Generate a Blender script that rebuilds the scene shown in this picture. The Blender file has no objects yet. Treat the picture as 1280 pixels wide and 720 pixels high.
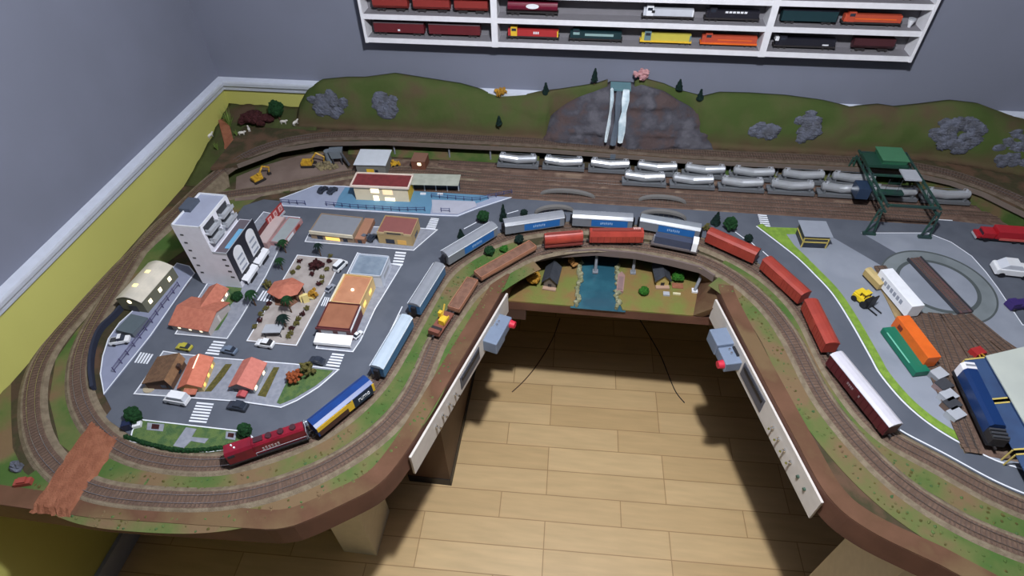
import bpy, bmesh, math, random
from math import sin, cos, pi, radians, hypot, atan2
from mathutils import Vector, Matrix
from mathutils.geometry import tessellate_polygon
random.seed(7)
S = bpy.context.scene; COL = S.collection
# ---------------------------------------------------------------- camera
F_PX = 733.0; PITCH, YAW, ROLL = radians(45.39), radians(-8.29), radians(-1.446)
CAM = Vector((0, 0, 2.1)); T = 0.817           # camera height, table-top height (metres)
fw = Vector((sin(YAW)*cos(PITCH), cos(YAW)*cos(PITCH), -sin(PITCH)))
rt0 = Vector((cos(YAW), -sin(YAW), 0)); up0 = rt0.cross(fw)
rt = rt0*cos(ROLL)+up0*sin(ROLL); upv = rt.cross(fw)
cd = bpy.data.cameras.new('camera'); cam = bpy.data.objects.new('camera', cd); COL.objects.link(cam)
cd.sensor_width = 36; cd.lens = F_PX/1280*36; cd.clip_start = .02; cd.clip_end = 50
M4 = Matrix((rt, upv, -fw)).transposed().to_4x4(); M4.translation = CAM; cam.matrix_world = M4
S.camera = cam
# ---------------------------------------------------------------- light and exposure
S.view_settings.view_transform = 'Standard'; S.view_settings.look = 'None'
S.view_settings.gamma = 1; S.view_settings.use_curve_mapping = False
S.view_settings.exposure = 0.42
w = bpy.data.worlds.new('world'); S.world = w; w.use_nodes = True
w.node_tree.nodes['Background'].inputs[0].default_value = (.6, .7, 1, 1)
w.node_tree.nodes['Background'].inputs[1].default_value = 0.15
def light(name, loc, power, size, col):
    l = bpy.data.lights.new(name, 'AREA'); l.shape = 'DISK'; l.size = size; l.energy = power; l.color = col
    o = bpy.data.objects.new(name, l); o.location = loc; COL.objects.link(o); return o
lp = bpy.data.lights.new('ceiling_lamp', 'POINT'); lp.energy = 124; lp.shadow_soft_size = .035; lp.color = (.95, .97, 1)
lo_ = bpy.data.objects.new('ceiling_lamp', lp); lo_.location = (.1, .58, 2.5); COL.objects.link(lo_)
# ---------------------------------------------------------------- projection of measured points onto real planes
def ray(x, y): return fw*F_PX + rt*(x-640) - upv*(y-360)
def at(x, y, z): d = ray(x, y); return CAM + d*((z-CAM.z)/d.z)
def P(x, y, h=0.0): return at(x, y, T+h)
def wall(x, y, Y): d = ray(x, y); return CAM + d*(Y/d.y)
# ---------------------------------------------------------------- materials
def lin(c): return tuple(((v/255)/12.92 if v/255 <= .04045 else ((v/255+.055)/1.055)**2.4) for v in c)
MATS = {}
def mat(name, c, rough=.7, metal=0, c2=None, scale=40, emit=0, bump=0, lo=.4, hi=.6, spec=.5, alpha=1, detail=6):
    if name in MATS: return MATS[name]
    m = bpy.data.materials.new(name); m.use_nodes = True; n = m.node_tree.nodes; L = m.node_tree.links
    b = n['Principled BSDF']; b.inputs['Roughness'].default_value = rough; b.inputs['Metallic'].default_value = metal
    b.inputs['Specular IOR Level'].default_value = spec
    b.inputs['Base Color'].default_value = lin(c)+(1,)
    if alpha < 1: b.inputs['Transmission Weight'].default_value = 1-alpha
    g = n.new('ShaderNodeTexCoord'); t = n.new('ShaderNodeTexNoise'); t.inputs['Scale'].default_value = scale; t.inputs['Detail'].default_value = detail
    L.new(g.outputs['Object'], t.inputs['Vector'])
    r = n.new('ShaderNodeValToRGB'); r.color_ramp.elements[0].position = lo; r.color_ramp.elements[1].position = hi
    if c2 is None: c2 = tuple(v*.975 for v in c)
    r.color_ramp.elements[0].color = lin(c)+(1,); r.color_ramp.elements[1].color = lin(c2)+(1,)
    L.new(t.outputs['Fac'], r.inputs[0]); L.new(r.outputs[0], b.inputs['Base Color'])
    if bump:
        bp = n.new('ShaderNodeBump'); bp.inputs['Strength'].default_value = bump; bp.inputs['Distance'].default_value = .004
        t2 = n.new('ShaderNodeTexNoise'); t2.inputs['Scale'].default_value = scale*6; L.new(g.outputs['Object'], t2.inputs['Vector'])
        L.new(t2.outputs['Fac'], bp.inputs['Height']); L.new(bp.outputs[0], b.inputs['Normal'])
    if emit:
        b.inputs['Emission Color'].default_value = lin(c)+(1,); b.inputs['Emission Strength'].default_value = emit
    MATS[name] = m; return m
def three(name, a, b_, c, scale, rough=.95, bump=.5, pos=(.38, .5, .62)):
    m = mat(name, a, rough, c2=b_, scale=scale, bump=bump, spec=.1)
    for n in m.node_tree.nodes:
        if n.type == 'VALTORGB':
            e = n.color_ramp.elements; e[0].position = pos[0]; e[1].position = pos[2]; e[1].color = lin(c)+(1,)
            k = e.new(pos[1]); k.color = lin(b_)+(1,)
    return m
G = three('grass', (72, 98, 50), (96, 104, 62), (116, 96, 72), 7)
G2 = three('grass_deep', (62, 84, 42), (82, 92, 52), (100, 84, 62), 12)
G3 = mat('grass_bright', (128, 158, 66), .95, c2=(112, 142, 60), scale=60, bump=.5, spec=.1)
G4 = mat('grass_lawn', (70, 96, 62), .95, c2=(92, 112, 66), scale=60, bump=.5, spec=.1)
HILL = three('hill_grass', (66, 80, 42), (74, 82, 48), (82, 72, 54), 7, pos=(.42, .55, .7))
def hill_base_tint():      # brown earth shows at the foot of the hills, grass above
    n = HILL.node_tree.nodes; L = HILL.node_tree.links; g = n.new('ShaderNodeNewGeometry'); s = n.new('ShaderNodeSeparateXYZ'); L.new(g.outputs['Position'], s.inputs[0])
    t = n.new('ShaderNodeTexNoise'); t.inputs['Scale'].default_value = 14; L.new(g.outputs['Position'], t.inputs[0])
    a = n.new('ShaderNodeMath'); a.operation = 'MULTIPLY_ADD'; a.inputs[1].default_value = .09; L.new(t.outputs['Fac'], a.inputs[0]); L.new(s.outputs['Z'], a.inputs[2])
    r = n.new('ShaderNodeMapRange'); r.inputs[1].default_value = T+.115; r.inputs[2].default_value = T+.185; L.new(a.outputs[0], r.inputs[0])
    m = n.new('ShaderNodeMixRGB'); m.inputs[1].default_value = lin((84, 68, 54))+(1,); L.new(r.outputs[0], m.inputs[0])
    b = n['Principled BSDF']; old = b.inputs['Base Color'].links[0].from_socket; L.new(old, m.inputs[2]); L.new(m.outputs[0], b.inputs['Base Color'])
hill_base_tint()
EARTH = three('earth', (108, 78, 62), (96, 70, 54), (110, 90, 66), 6)
MUD = three('yard_earth', (110, 90, 80), (92, 74, 66), (126, 108, 94), 14)
REDEARTH = mat('red_earth', (146, 96, 74), .95, c2=(132, 84, 64), scale=40, bump=.6, spec=.1)
DARKEARTH = three('dark_earth', (78, 64, 52), (64, 62, 44), (92, 72, 58), 12)
BALLAST = mat('ballast', (130, 118, 100), .95, c2=(114, 102, 86), scale=60, bump=.6, spec=.1)
BED = mat('track_bed', (112, 92, 80), .95, c2=(98, 80, 70), scale=60, bump=.6, spec=.1)
SLEEP = mat('sleeper_brown', (92, 74, 64), .9)
MOUND = three('mound_ground', (80, 66, 54), (66, 72, 44), (74, 82, 48), 8)
RAIL = mat('rail_steel', (190, 180, 172), .25, .9)
ROAD = mat('asphalt', (90, 95, 106), .8, c2=(83, 88, 99), scale=12, spec=.3)
ROADD = mat('asphalt_dark', (80, 84, 95), .8, c2=(75, 79, 90), scale=12, spec=.3)
WALK = mat('sidewalk', (140, 144, 154), .8, c2=(128, 132, 144), scale=80, spec=.3)
CONC = mat('concrete', (140, 146, 158), .8, c2=(130, 136, 148), scale=9, spec=.3)
LINE = mat('white_line', (226, 230, 238), .6)
WHITE = mat('white_paint', (224, 226, 232), .5)
CREAM = mat('cream_paint', (222, 212, 188), .6)
PALE = mat('pale_plaster', (222, 222, 232), .7)
GREY = mat('grey_paint', (130, 134, 142), .6)
DGREY = mat('dark_grey', (58, 60, 66), .6)
LGREY = mat('light_grey', (168, 172, 180), .6)
BLACK = mat('black', (26, 26, 32), .5)
BROWN = mat('brown_fascia', (106, 70, 56), .7, c2=(90, 58, 46), scale=8)
TIMBER = mat('brown_board', (92, 66, 48), .6, c2=(78, 54, 40), scale=6)
TILE = mat('terracotta_roof', (184, 112, 90), .7, c2=(172, 100, 80), scale=90, bump=.4)
TILE2 = mat('salmon_roof', (196, 118, 104), .7, c2=(186, 108, 96), scale=90, bump=.4)
ROOFB_SHADE = mat('brown_roof_shaded', (112, 84, 62), .8, c2=(98, 72, 54), scale=90, bump=.4)
ROOFB_LIT = mat('brown_roof_lit', (140, 108, 78), .8, c2=(126, 96, 70), scale=90, bump=.4)  # shaded and lit copies of one brown tile, one per slope
MAROON = mat('maroon_roof', (122, 50, 52), .6, c2=(108, 44, 46), scale=60)
DRED = mat('dark_red_wall', (92, 40, 42), .6)
YEL = mat('yellow_paint', (224, 182, 52), .5)
YEL2 = mat('machine_yellow', (206, 164, 48), .5, c2=(176, 132, 40), scale=80)
SAND = mat('excavated_sand', (128, 112, 104), .95, c2=(116, 100, 92), scale=10, bump=.4, spec=.1)
GLASS = mat('dark_window', (44, 50, 62), .15)
LIT = mat('lit_window', (255, 240, 200), .5, emit=1.3)
LITY = mat('lit_yellow_window', (250, 205, 110), .5, emit=.7)
RED = mat('boxcar_red', (156, 60, 48), .5, c2=(144, 54, 44), scale=30)
TANKR = mat('tank_red', (168, 66, 54), .35, c2=(152, 58, 48), scale=30)
LOCOM = mat('loco_maroon', (132, 26, 44), .3, c2=(112, 24, 40), scale=30)
UNDER = mat('bogie_black', (38, 34, 36), .7)
BLUE = mat('coach_blue', (42, 104, 172), .4)
LBLUE = mat('light_blue', (120, 158, 190), .4)
NAVY = mat('navy', (26, 36, 66), .4)
RBLUE = mat('royal_blue', (24, 62, 128), .4, c2=(22, 56, 118), scale=30)
SILVER = mat('silver_tank', (190, 194, 200), .30, .5)
CROOF = mat('coach_roof', (136, 140, 148), .24)
STEEL = mat('frame_grey', (120, 124, 130), .5, .3)
RUST = mat('rust_brown', (128, 94, 76), .7, c2=(114, 82, 66), scale=60)
GREEN = mat('wagon_green', (16, 110, 86), .5)
MINT = mat('mint_stripe', (110, 190, 165), .5)
ORANGE = mat('orange_paint', (226, 106, 34), .5, c2=(214, 98, 32), scale=30)
GANTRY = mat('gantry_green', (32, 68, 56), .5, c2=(38, 60, 60), scale=40)
WATER = mat('river_water', (56, 104, 118), .12, c2=(40, 80, 96), scale=9)
FOAM = mat('white_water', (214, 226, 232), .4, c2=(176, 196, 206), scale=30, bump=.6)
ROCK = three('cliff_rock', (88, 87, 94), (70, 69, 76), (80, 68, 68), 14, bump=1)
ROCK2 = mat('boulder_rock', (98, 102, 116), .9, c2=(82, 84, 92), scale=40, bump=1, spec=.2)
TRUNK = mat('bark', (84, 62, 46), .9)
LEAF = mat('leaf_green', (42, 80, 46), .9, c2=(32, 62, 38), scale=150, bump=1, spec=.1)
LEAFD = mat('leaf_dark', (34, 54, 48), .9, c2=(28, 44, 42), scale=150, bump=1, spec=.1)
LEAFB = mat('leaf_bright', (62, 124, 44), .9, c2=(50, 100, 38), scale=150, bump=1, spec=.1)
LEAFO = mat('leaf_orange', (186, 100, 62), .9, c2=(150, 84, 52), scale=150, bump=1, spec=.1)
LEAFG = mat('leaf_golden', (206, 158, 66), .9, c2=(180, 130, 50), scale=150, bump=1, spec=.1)
LEAFP = mat('leaf_pink', (228, 176, 178), .9, c2=(206, 150, 156), scale=150, bump=1, spec=.1)
LEAFR = mat('leaf_maroon', (80, 44, 46), .9, c2=(66, 38, 40), scale=150, bump=1, spec=.1)
LEAFY = mat('leaf_olive', (120, 112, 66), .9, c2=(98, 96, 56), scale=150, bump=1, spec=.1)
BOX = mat('controller_grey', (118, 132, 154), .5)
REDK = mat('red_knob', (206, 44, 66), .4)
CHROME = mat('chrome', (220, 220, 220), .15, 1)
PANEL = mat('panel_white', (206, 200, 194), .6)
LEGM = mat('leg_cream', (206, 198, 178), .7)
# ---------------------------------------------------------------- mesh builder
class MB:
    def __init__(s): s.v = []; s.f = []; s.m = []; s.mats = []; s.k = 0
    def use(s, m):
        if m not in s.mats: s.mats.append(m)
        s.k = s.mats.index(m); return s
    def add(s, vs, fs):
        b = len(s.v); s.v += [Vector(v) for v in vs]; s.f += [tuple(b+i for i in f) for f in fs]; s.m += [s.k]*len(fs); return s
    def box(s, cx, cy, cz, sx, sy, sz, R=None):
        vs = [Vector((a*sx/2, b*sy/2, c*sz/2)) for a in (-1, 1) for b in (-1, 1) for c in (-1, 1)]
        if R is not None: vs = [R @ v for v in vs]
        c = Vector((cx, cy, cz))
        return s.add([v+c for v in vs], [(0, 1, 3, 2), (4, 6, 7, 5), (0, 4, 5, 1), (2, 3, 7, 6), (0, 2, 6, 4), (1, 5, 7, 3)])
    def b0(s, x0, x1, y0, y1, z0, z1): return s.box((x0+x1)/2, (y0+y1)/2, (z0+z1)/2, x1-x0, y1-y0, z1-z0)
    def prism(s, poly, z0, z1):
        n = len(poly); p = [(q[0], q[1]) for q in poly]
        A = sum(p[i][0]*p[(i+1) % n][1]-p[(i+1) % n][0]*p[i][1] for i in range(n))
        if A < 0: p = p[::-1]
        tri = tessellate_polygon([[Vector((a, b, 0)) for a, b in p]])
        vs = [(a, b, z0) for a, b in p]+[(a, b, z1) for a, b in p]; fs = []
        for t in tri:
            a, b, c = (Vector(p[i]) for i in t)
            t = tuple(t) if (b-a).cross(c-a) > 0 else tuple(t)[::-1]
            fs.append(tuple(n+i for i in t)); fs.append(tuple(t)[::-1])
        fs += [(i, (i+1) % n, n+(i+1) % n, n+i) for i in range(n)]
        return s.add(vs, fs)
    def ext(s, prof, a, b, axis='x'):
        n = len(prof); f = (lambda t, u, v: (t, u, v)) if axis == 'x' else (lambda t, u, v: (u, t, v))
        vs = [f(a, *q) for q in prof]+[f(b, *q) for q in prof]
        return s.add(vs, [tuple(range(n))[::-1], tuple(range(n, 2*n))]+[(i, (i+1) % n, n+(i+1) % n, n+i) for i in range(n)])
    def cyl(s, p, q, r0, r1=None, n=12):
        r1 = r0 if r1 is None else r1; p = Vector(p); q = Vector(q); d = (q-p).normalized()
        a = d.orthogonal().normalized(); b = d.cross(a); vs = []
        for c, r in ((p, r0), (q, r1)): vs += [c+(a*cos(2*pi*i/n)+b*sin(2*pi*i/n))*r for i in range(n)]
        return s.add(vs, [tuple(range(n))[::-1], tuple(range(n, 2*n))]+[(i, (i+1) % n, n+(i+1) % n, n+i) for i in range(n)])
    def tube(s, pts, r, n=6):
        for i in range(len(pts)-1): s.cyl(pts[i], pts[i+1], r, r, n)
        return s
    def blob(s, c, rx, ry, rz, j=.15, nu=10, nv=7):
        c = Vector(c); vs = [c+Vector((0, 0, rz))]
        for i in range(1, nv):
            th = pi*i/nv
            for k in range(nu):
                ph = 2*pi*(k+.5*(i % 2))/nu; q = 1+random.uniform(-j, j)
                vs.append(c+Vector((rx*sin(th)*cos(ph)*q, ry*sin(th)*sin(ph)*q, rz*cos(th)*q)))
        vs.append(c-Vector((0, 0, rz))); e = len(vs)-1
        fs = [(0, 1+k, 1+(k+1) % nu) for k in range(nu)]
        for i in range(nv-2):
            a = 1+i*nu; b = a+nu
            for k in range(nu): fs.append((a+k, b+k, b+(k+1) % nu, a+(k+1) % nu))
        a = 1+(nv-2)*nu; fs += [(a+k, e, a+(k+1) % nu) for k in range(nu)]
        return s.add(vs, fs)
    def ring(s, pts, o0, o1, z0, z1, closed=False):
        A = offset(pts, o0, closed); B = offset(pts, o1, closed); n = len(A); vs = []
        for i in range(n):
            za = z0[i] if isinstance(z0, list) else z0; zb = z1[i] if isinstance(z1, list) else z1
            vs += [(A[i][0], A[i][1], za), (B[i][0], B[i][1], za), (B[i][0], B[i][1], zb), (A[i][0], A[i][1], zb)]
        fs = []
        for i in range(n if closed else n-1):
            a = 4*i; b = 4*((i+1) % n)
            for k in range(4): fs.append((a+k, a+(k+1) % 4, b+(k+1) % 4, b+k))
        if not closed: fs += [(0, 3, 2, 1), (4*n-4, 4*n-3, 4*n-2, 4*n-1)]
        return s.add(vs, fs)
    def build(s, name, m=None, parent=None, smooth=False, bevel=0):
        me = bpy.data.meshes.new(name); me.from_pydata([tuple(v) for v in s.v], [], s.f)
        ms = s.mats if s.mats else [m]
        for x in ms: me.materials.append(x)
        if s.mats: me.polygons.foreach_set('material_index', s.m)
        bm = bmesh.new(); bm.from_mesh(me); bmesh.ops.recalc_face_normals(bm, faces=bm.faces); bm.to_mesh(me); bm.free()
        if smooth: me.polygons.foreach_set('use_smooth', [True]*len(me.polygons))
        o = bpy.data.objects.new(name, me); COL.objects.link(o)
        if parent is not None: o.parent = parent
        if bevel:
            b = o.modifiers.new('bevel', 'BEVEL'); b.width = bevel; b.segments = 2; b.limit_method = 'ANGLE'
        return o
def offset(pts, d, closed=False):
    p = [Vector((q[0], q[1])) for q in pts]; n = len(p); out = []
    for i in range(n):
        a = p[i-1] if (i > 0 or closed) else None; b = p[(i+1) % n] if (i < n-1 or closed) else None
        t1 = (p[i]-a).normalized() if a is not None else None; t2 = (b-p[i]).normalized() if b is not None else None
        t1 = t1 if t1 is not None else t2; t2 = t2 if t2 is not None else t1
        nn = Vector((-(t1+t2).y, (t1+t2).x)); nn.normalize(); k = max(.5, nn.dot(Vector((-t1.y, t1.x))))
        out.append(p[i]+nn*(d/k))
    return out
def spline(pts, step=.02):
    p = [Vector(q) for q in pts]; p = [p[0]*2-p[1]]+p+[p[-1]*2-p[-2]]; out = []
    for i in range(1, len(p)-2):
        n = max(2, int((p[i+1]-p[i]).length/step))
        for k in range(n):
            t = k/n; a, b, c, d = p[i-1:i+3]
            out.append(.5*((2*b)+(c-a)*t+(2*a-5*b+4*c-d)*t*t+(3*b-a-3*c+d)*t**3))
    out.append(p[-2]); return out
def resample(pts, step):
    out = [pts[0]]; acc = 0
    for i in range(len(pts)-1):
        a, b = pts[i], pts[i+1]; L = (b-a).length; t = step-acc
        while t <= L and L > 0: out.append(a+(b-a)*(t/L)); t += step
        acc = L-(t-step)
    return out
def tag(o, label, cat, group=None, kind=None):
    o['label'] = label; o['category'] = cat
    if group: o['group'] = group
    if kind: o['kind'] = kind
    return o
def thing(name, label, cat, loc=(0, 0, 0), rz=0, group=None):
    o = bpy.data.objects.new(name, None); COL.objects.link(o); o.empty_display_size = .02
    o.location = loc; o.rotation_euler = (0, 0, rz); return tag(o, label, cat, group)
def lab(o, label): o['label'] = label; return o
def text_mb(mb, txt, size, M):
    cu = bpy.data.curves.new('t', 'FONT'); cu.body = txt; cu.size = size; cu.extrude = .0004; cu.align_x = 'CENTER'; cu.align_y = 'CENTER'
    o = bpy.data.objects.new('t', cu); COL.objects.link(o); dg = bpy.context.evaluated_depsgraph_get(); dg.update()
    me = bpy.data.meshes.new_from_object(o.evaluated_get(dg))
    mb.add([M @ v.co for v in me.vertices], [tuple(p.vertices) for p in me.polygons])
    bpy.data.objects.remove(o); bpy.data.curves.remove(cu); bpy.data.meshes.remove(me)
def structure(name, mb, m=None):
    o = mb.build(name, m); o['kind'] = 'structure'; return o
def W(pts, h=0): return [P(x, y, h) for x, y in pts]
# ================================================================ the room
XL, YB = -1.483, 2.10
XR, YF, ZC = 2.9, -1.7, 2.72
mw = mat('wall_grey', (118, 122, 138), .9, c2=(114, 118, 133), scale=3, spec=.15)
my = mat('wall_yellow', (186, 184, 104), .85, c2=(180, 178, 100), scale=3, spec=.15)
mc = mat('ceiling_dimmed', (118, 118, 124), .9, spec=.1)  # out of view; toned down to grey to cut bounced light
mt = mat('trim_white', (206, 212, 226), .5)
# floor: staggered wooden floor tiles
fm = bpy.data.materials.new('wood_floor'); fm.use_nodes = True; n = fm.node_tree.nodes; L = fm.node_tree.links; bs = n['Principled BSDF']
tc = n.new('ShaderNodeTexCoord'); mp = n.new('ShaderNodeMapping'); mp.inputs['Rotation'].default_value = (0, 0, radians(-2)); L.new(tc.outputs['Object'], mp.inputs[0])
br = n.new('ShaderNodeTexBrick'); L.new(mp.outputs[0], br.inputs[0]); br.inputs['Scale'].default_value = 1; br.offset = .38; br.offset_frequency = 3
br.inputs['Brick Width'].default_value = .44; br.inputs['Row Height'].default_value = .099; br.inputs['Mortar Size'].default_value = .0022; br.inputs['Mortar Smooth'].default_value = .6
br.inputs['Color1'].default_value = lin((232, 200, 150))+(1,); br.inputs['Color2'].default_value = lin((216, 182, 132))+(1,); br.inputs['Mortar'].default_value = lin((180, 142, 98))+(1,)
ns = n.new('ShaderNodeTexNoise'); mp2 = n.new('ShaderNodeMapping'); mp2.inputs['Scale'].default_value = (2, 14, 1); L.new(tc.outputs['Object'], mp2.inputs[0]); L.new(mp2.outputs[0], ns.inputs[0]); ns.inputs['Scale'].default_value = 3; ns.inputs['Detail'].default_value = 6
mx = n.new('ShaderNodeMixRGB'); mx.blend_type = 'MULTIPLY'; mx.inputs[0].default_value = .3; L.new(br.outputs[0], mx.inputs[1]); L.new(ns.outputs['Fac'], mx.inputs[2]); L.new(mx.outputs[0], bs.inputs['Base Color']); bs.inputs['Roughness'].default_value = .45
structure('floor', MB().b0(XL-.1, XR+.1, YF-.1, YB+.1, -.08, 0), fm)
structure('ceiling', MB().b0(XL-.1, XR+.1, YF-.1, YB+.1, ZC, ZC+.08), mc)
ZR = 1.005
def wallmb(x0, x1, y0, y1):
    return MB().use(my).b0(x0, x1, y0, y1, 0, ZR).use(mw).b0(x0, x1, y0, y1, ZR, ZC)
structure('wall_left', wallmb(XL-.1, XL, YF, YB)); structure('wall_back', wallmb(XL-.1, XR+.1, YB, YB+.1))
mk_ = mat('wall_dimmed', (78, 80, 90), .9, spec=.15)  # unseen walls, darkened to reduce the room's fill light
structure('wall_right', MB().b0(XR, XR+.1, YF, YB, 0, ZC), mk_); structure('wall_front', MB().b0(XL-.1, XR+.1, YF-.1, YF, 0, ZC), mk_)
prof = lambda s: [(0, ZR-.02), (s*.012, ZR-.02), (s*.016, ZR-.005), (s*.026, ZR+.004), (s*.03, ZR+.018), (s*.03, ZR+.026), (0, ZR+.03)]
o = structure('trim_1', MB().ext([(XL+a, z) for a, z in prof(1)], YF, YB, 'y'), mt)
o = structure('trim_2', MB().ext([(YB+a, z) for a, z in prof(-1)], XL, XR, 'x'), mt)
structure('baseboard_left', MB().b0(XL, XL+.014, YF, YB, 0, .09), LGREY)
structure('baseboard_back', MB().b0(XL, XR, YB-.014, YB, 0, .09), LGREY)
# ================================================================ layout table
table = thing('layout_table', 'u-shaped model railway table with brown earth rim and cream legs', 'table', (0, 0, 0))
L_in = W([(333, 664), (366, 660), (430, 632), (476, 606), (509, 566), (541, 514), (575, 456), (607, 402), (629, 364), (640, 340)])
DECK = W([(645, 329), (657, 324), (696, 316), (745, 313), (795, 317.5), (839, 326), (876, 335), (893, 346)])
R_in = W([(897, 356), (901, 372), (944, 458), (990, 545), (1032, 620), (1084, 664), (1186, 714)])
front_l = [Vector((XL+.002, .445, T))] + W([(120, 643)])
sm_ = lambda a: [Vector((q.x, q.y, T)) for q in resample(spline(a, .02), .02)]
L_in = [Vector((q.x, q.y, T)) for q in offset(sm_(L_in), .012)]; R_in = [Vector((q.x, q.y, T)) for q in offset(sm_(R_in), .012)]
outline = front_l + L_in + DECK + R_in + [Vector((1.02, .44, T)), Vector((1.95, .44, T)), Vector((1.95, YB-.002, T)), Vector((XL+.002, YB-.002, T))]
deck_o = MB().prism(outline, T-.02, T).build('tabletop', DARKEARTH, table)
skirtA = front_l+L_in; skirtB = R_in+[Vector((1.02, .44, T)), Vector((1.95, .44, T)), Vector((1.95, YB-.01, T))]
MB().ring(skirtA, .0005, -.010, T-.075, T+.0008).ring(skirtB, .0005, -.010, T-.075, T+.0008).build('fascia', BROWN, table)
rim = MB(); rim.ring(skirtA, -.0095, .034, T+.0009, T+.0042); rim.ring(skirtB, -.0095, .034, T+.0009, T+.0042)
rim.build('earth_rim', EARTH, table)
for (x0, x1, y0, y1, mm) in ((-.72, -.60, .70, .86, LEGM), (-.555, -.395, .985, 1.56, TIMBER), (.80, 1.02, .585, .75, LEGM), (.98, 1.12, 1.2, 1.56, TIMBER), (-1.40, -1.28, 1.3, 1.42, TIMBER), (1.75, 1.87, .55, .67, LEGM)):
    lg = MB().b0(x0, x1, y0, y1, .0 if mm is LEGM else .045, T-.021).build('leg', mm, table)
    if mm is TIMBER: MB().b0(x0-.002, x1+.002, y0-.002, y1+.002, 0, .045).build('foot_strip', BLACK, lg)
# river recess under the bridge
ZV = T-.10
vx0, vx1, vy0, vy1 = -.215, .455, 1.292, 1.66
rec = thing('river_valley', 'sunken river valley box of brown earth below the curved bridge', 'terrain', (0, 0, 0))
MB().b0(vx0-.05, vx1+.05, vy0, vy1, ZV-.04, ZV-.006).build('base_board', BROWN, rec)
sl = MB()
li = [P(620, 366), P(637, 340), P(645, 329)]; ri = [P(905, 375), P(893, 346), P(876, 335)]
def slope(a, b, c, d): sl.add([a, b, c, d], [(0, 1, 2, 3)])
zb = Vector((0, 0, -.001))
Ls = [P(615, 372), P(637, 340), P(650, 326), Vector((-.15, 1.62, T))]; Lb = [Vector((-.208, vy0, ZV)), Vector((-.185, 1.37, ZV)), Vector((-.165, 1.45, ZV)), Vector((-.16, 1.62, ZV))]
Rs = [P(905, 375), P(893, 346), P(878, 335), Vector((.44, 1.62, T))]; Rb = [Vector((.385, vy0, ZV)), Vector((.40, 1.36, ZV)), Vector((.415, 1.44, ZV)), Vector((.43, 1.62, ZV))]
for A, B, sgn in ((Ls, Lb, -1), (Rs, Rb, 1)):
    out = Vector((sgn*.03, 0, 0)); off = Vector((0, 0, -.0215))
    vs = []
    for a, b in zip(A, B): vs += [a+off, b, b+out+Vector((0, 0, -.004)), a+off+out]
    fs = []
    for i in range(3):
        for k in range(4): fs.append((4*i+k, 4*i+(k+1) % 4, 4*i+4+(k+1) % 4, 4*i+4+k))
    fs += [(0, 3, 2, 1), (12, 13, 14, 15)]
    MB().add(vs, fs).build('side_bank', EARTH, rec)
MB().b0(-.16, .44, 1.625, 1.64, ZV-.006, T-.0215).build('back_board', BLACK, rec)
MB().prism([(-.205, vy0), (.01, vy0), (.02, 1.36), (.03, 1.44), (.02, 1.62), (-.16, 1.62), (-.18, 1.4)], ZV-.005, ZV).build('grass', mat('valley_grass', (112, 118, 62), .95, c2=(128, 104, 66), scale=14, bump=.5, spec=.1), rec)
MB().prism([(.385, vy0), (.165, vy0), (.145, 1.36), (.15, 1.44), (.16, 1.62), (.43, 1.62), (.41, 1.4)], ZV-.005, ZV).build('grass', MATS['valley_grass'], rec)
river = tag(MB().b0(.0, .175, vy0-.006, 1.62, ZV-.0055, ZV-.003).build('river', WATER), 'blue river flowing out from under the bridge to the valley edge', 'water')
bk = MB()
for sx in (.022, .15):
    y = vy0+.004
    while y < 1.5:
        bk.blob((sx+random.uniform(-.006, .006), y, ZV+.002), .006+random.random()*.006, .009, .007+random.random()*.008, .3, 6, 4); y += .011
tag(bk.build('river_bank_stones', mat('bank_stone', (150, 148, 122), .9, c2=(120, 122, 90), scale=60)), 'pale stones lining both banks of the river', 'stones', kind='stuff')
# bridge piers
for px, py, dz, lb in ((655, 345, 0, 'slim grey bridge pillar at the left end of the valley bridge'), (744, 340, 0, 'grey bridge pillar standing by the left river bank'), (791, 341, 0, 'grey bridge pillar standing by the right river bank'), (868, 364, 0, 'slanting grey bridge pillar with white foot at right valley end')):
    b = at(px, py, ZV); t = thing('bridge_pillar', lb, 'pillar', (b.x, b.y, ZV), 0, 'pillars under the valley bridge')
    tp = Vector((0, .02, .079)) if px != 868 else Vector((.02, .03, .079))
    MB().cyl((0, 0, .004), tp, .0055, .0045, 8).build('shaft', GREY, t); MB().b0(-.009, .009, -.009, .009, 0, .006).build('footing', WHITE if px == 868 else GREY, t)
br = thing('curved_bridge', 'curved grey girder bridge carrying the front track over the river', 'bridge', (0, 0, 0))
MB().ring(DECK, -.003, .004, T-.02, T+.006).build('side_girder', mat('girder', (110, 96, 92), .7), br)
# ================================================================ tracks
def world_path(pts): return [Vector((q.x, q.y, T+(p[3] if len(p) > 3 else 0))) for p, q in ((p, P(p[0], p[1], (p[2]*1.25 if len(p) > 2 else 0)+(p[3] if len(p) > 3 else 0))) for p in pts)]
PB = [(600, 222), (520, 214), (440, 217), (402, 225), (334, 238), (262, 248), (222, 264), (180, 305), (140, 368), (122, 398), (103, 433), (97, 470), (100, 500), (118, 535), (150, 562), (187, 575), (233, 581), (281, 567, .045), (331, 550, .045), (384, 532, .048), (425, 503, .05), (463, 470, .05), (489, 430, .05), (513, 389, .05), (532, 356, .05), (554, 321, .05), (587, 299, .05), (625, 281, .05), (666, 271, .05), (712, 266.5, .05), (755, 268, .05), (797, 271, .05), (840, 276, .05), (882, 286, .05), (918, 301, .05), (954, 320, .05), (985, 344, .05), (1012, 372, .05), (1030, 403, .05), (1045, 438, .05), (1080, 487, .05), (1122, 535, .05), (1150, 566), (1172, 580), (1224, 612), (1280, 638), (1400, 676)]
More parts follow.
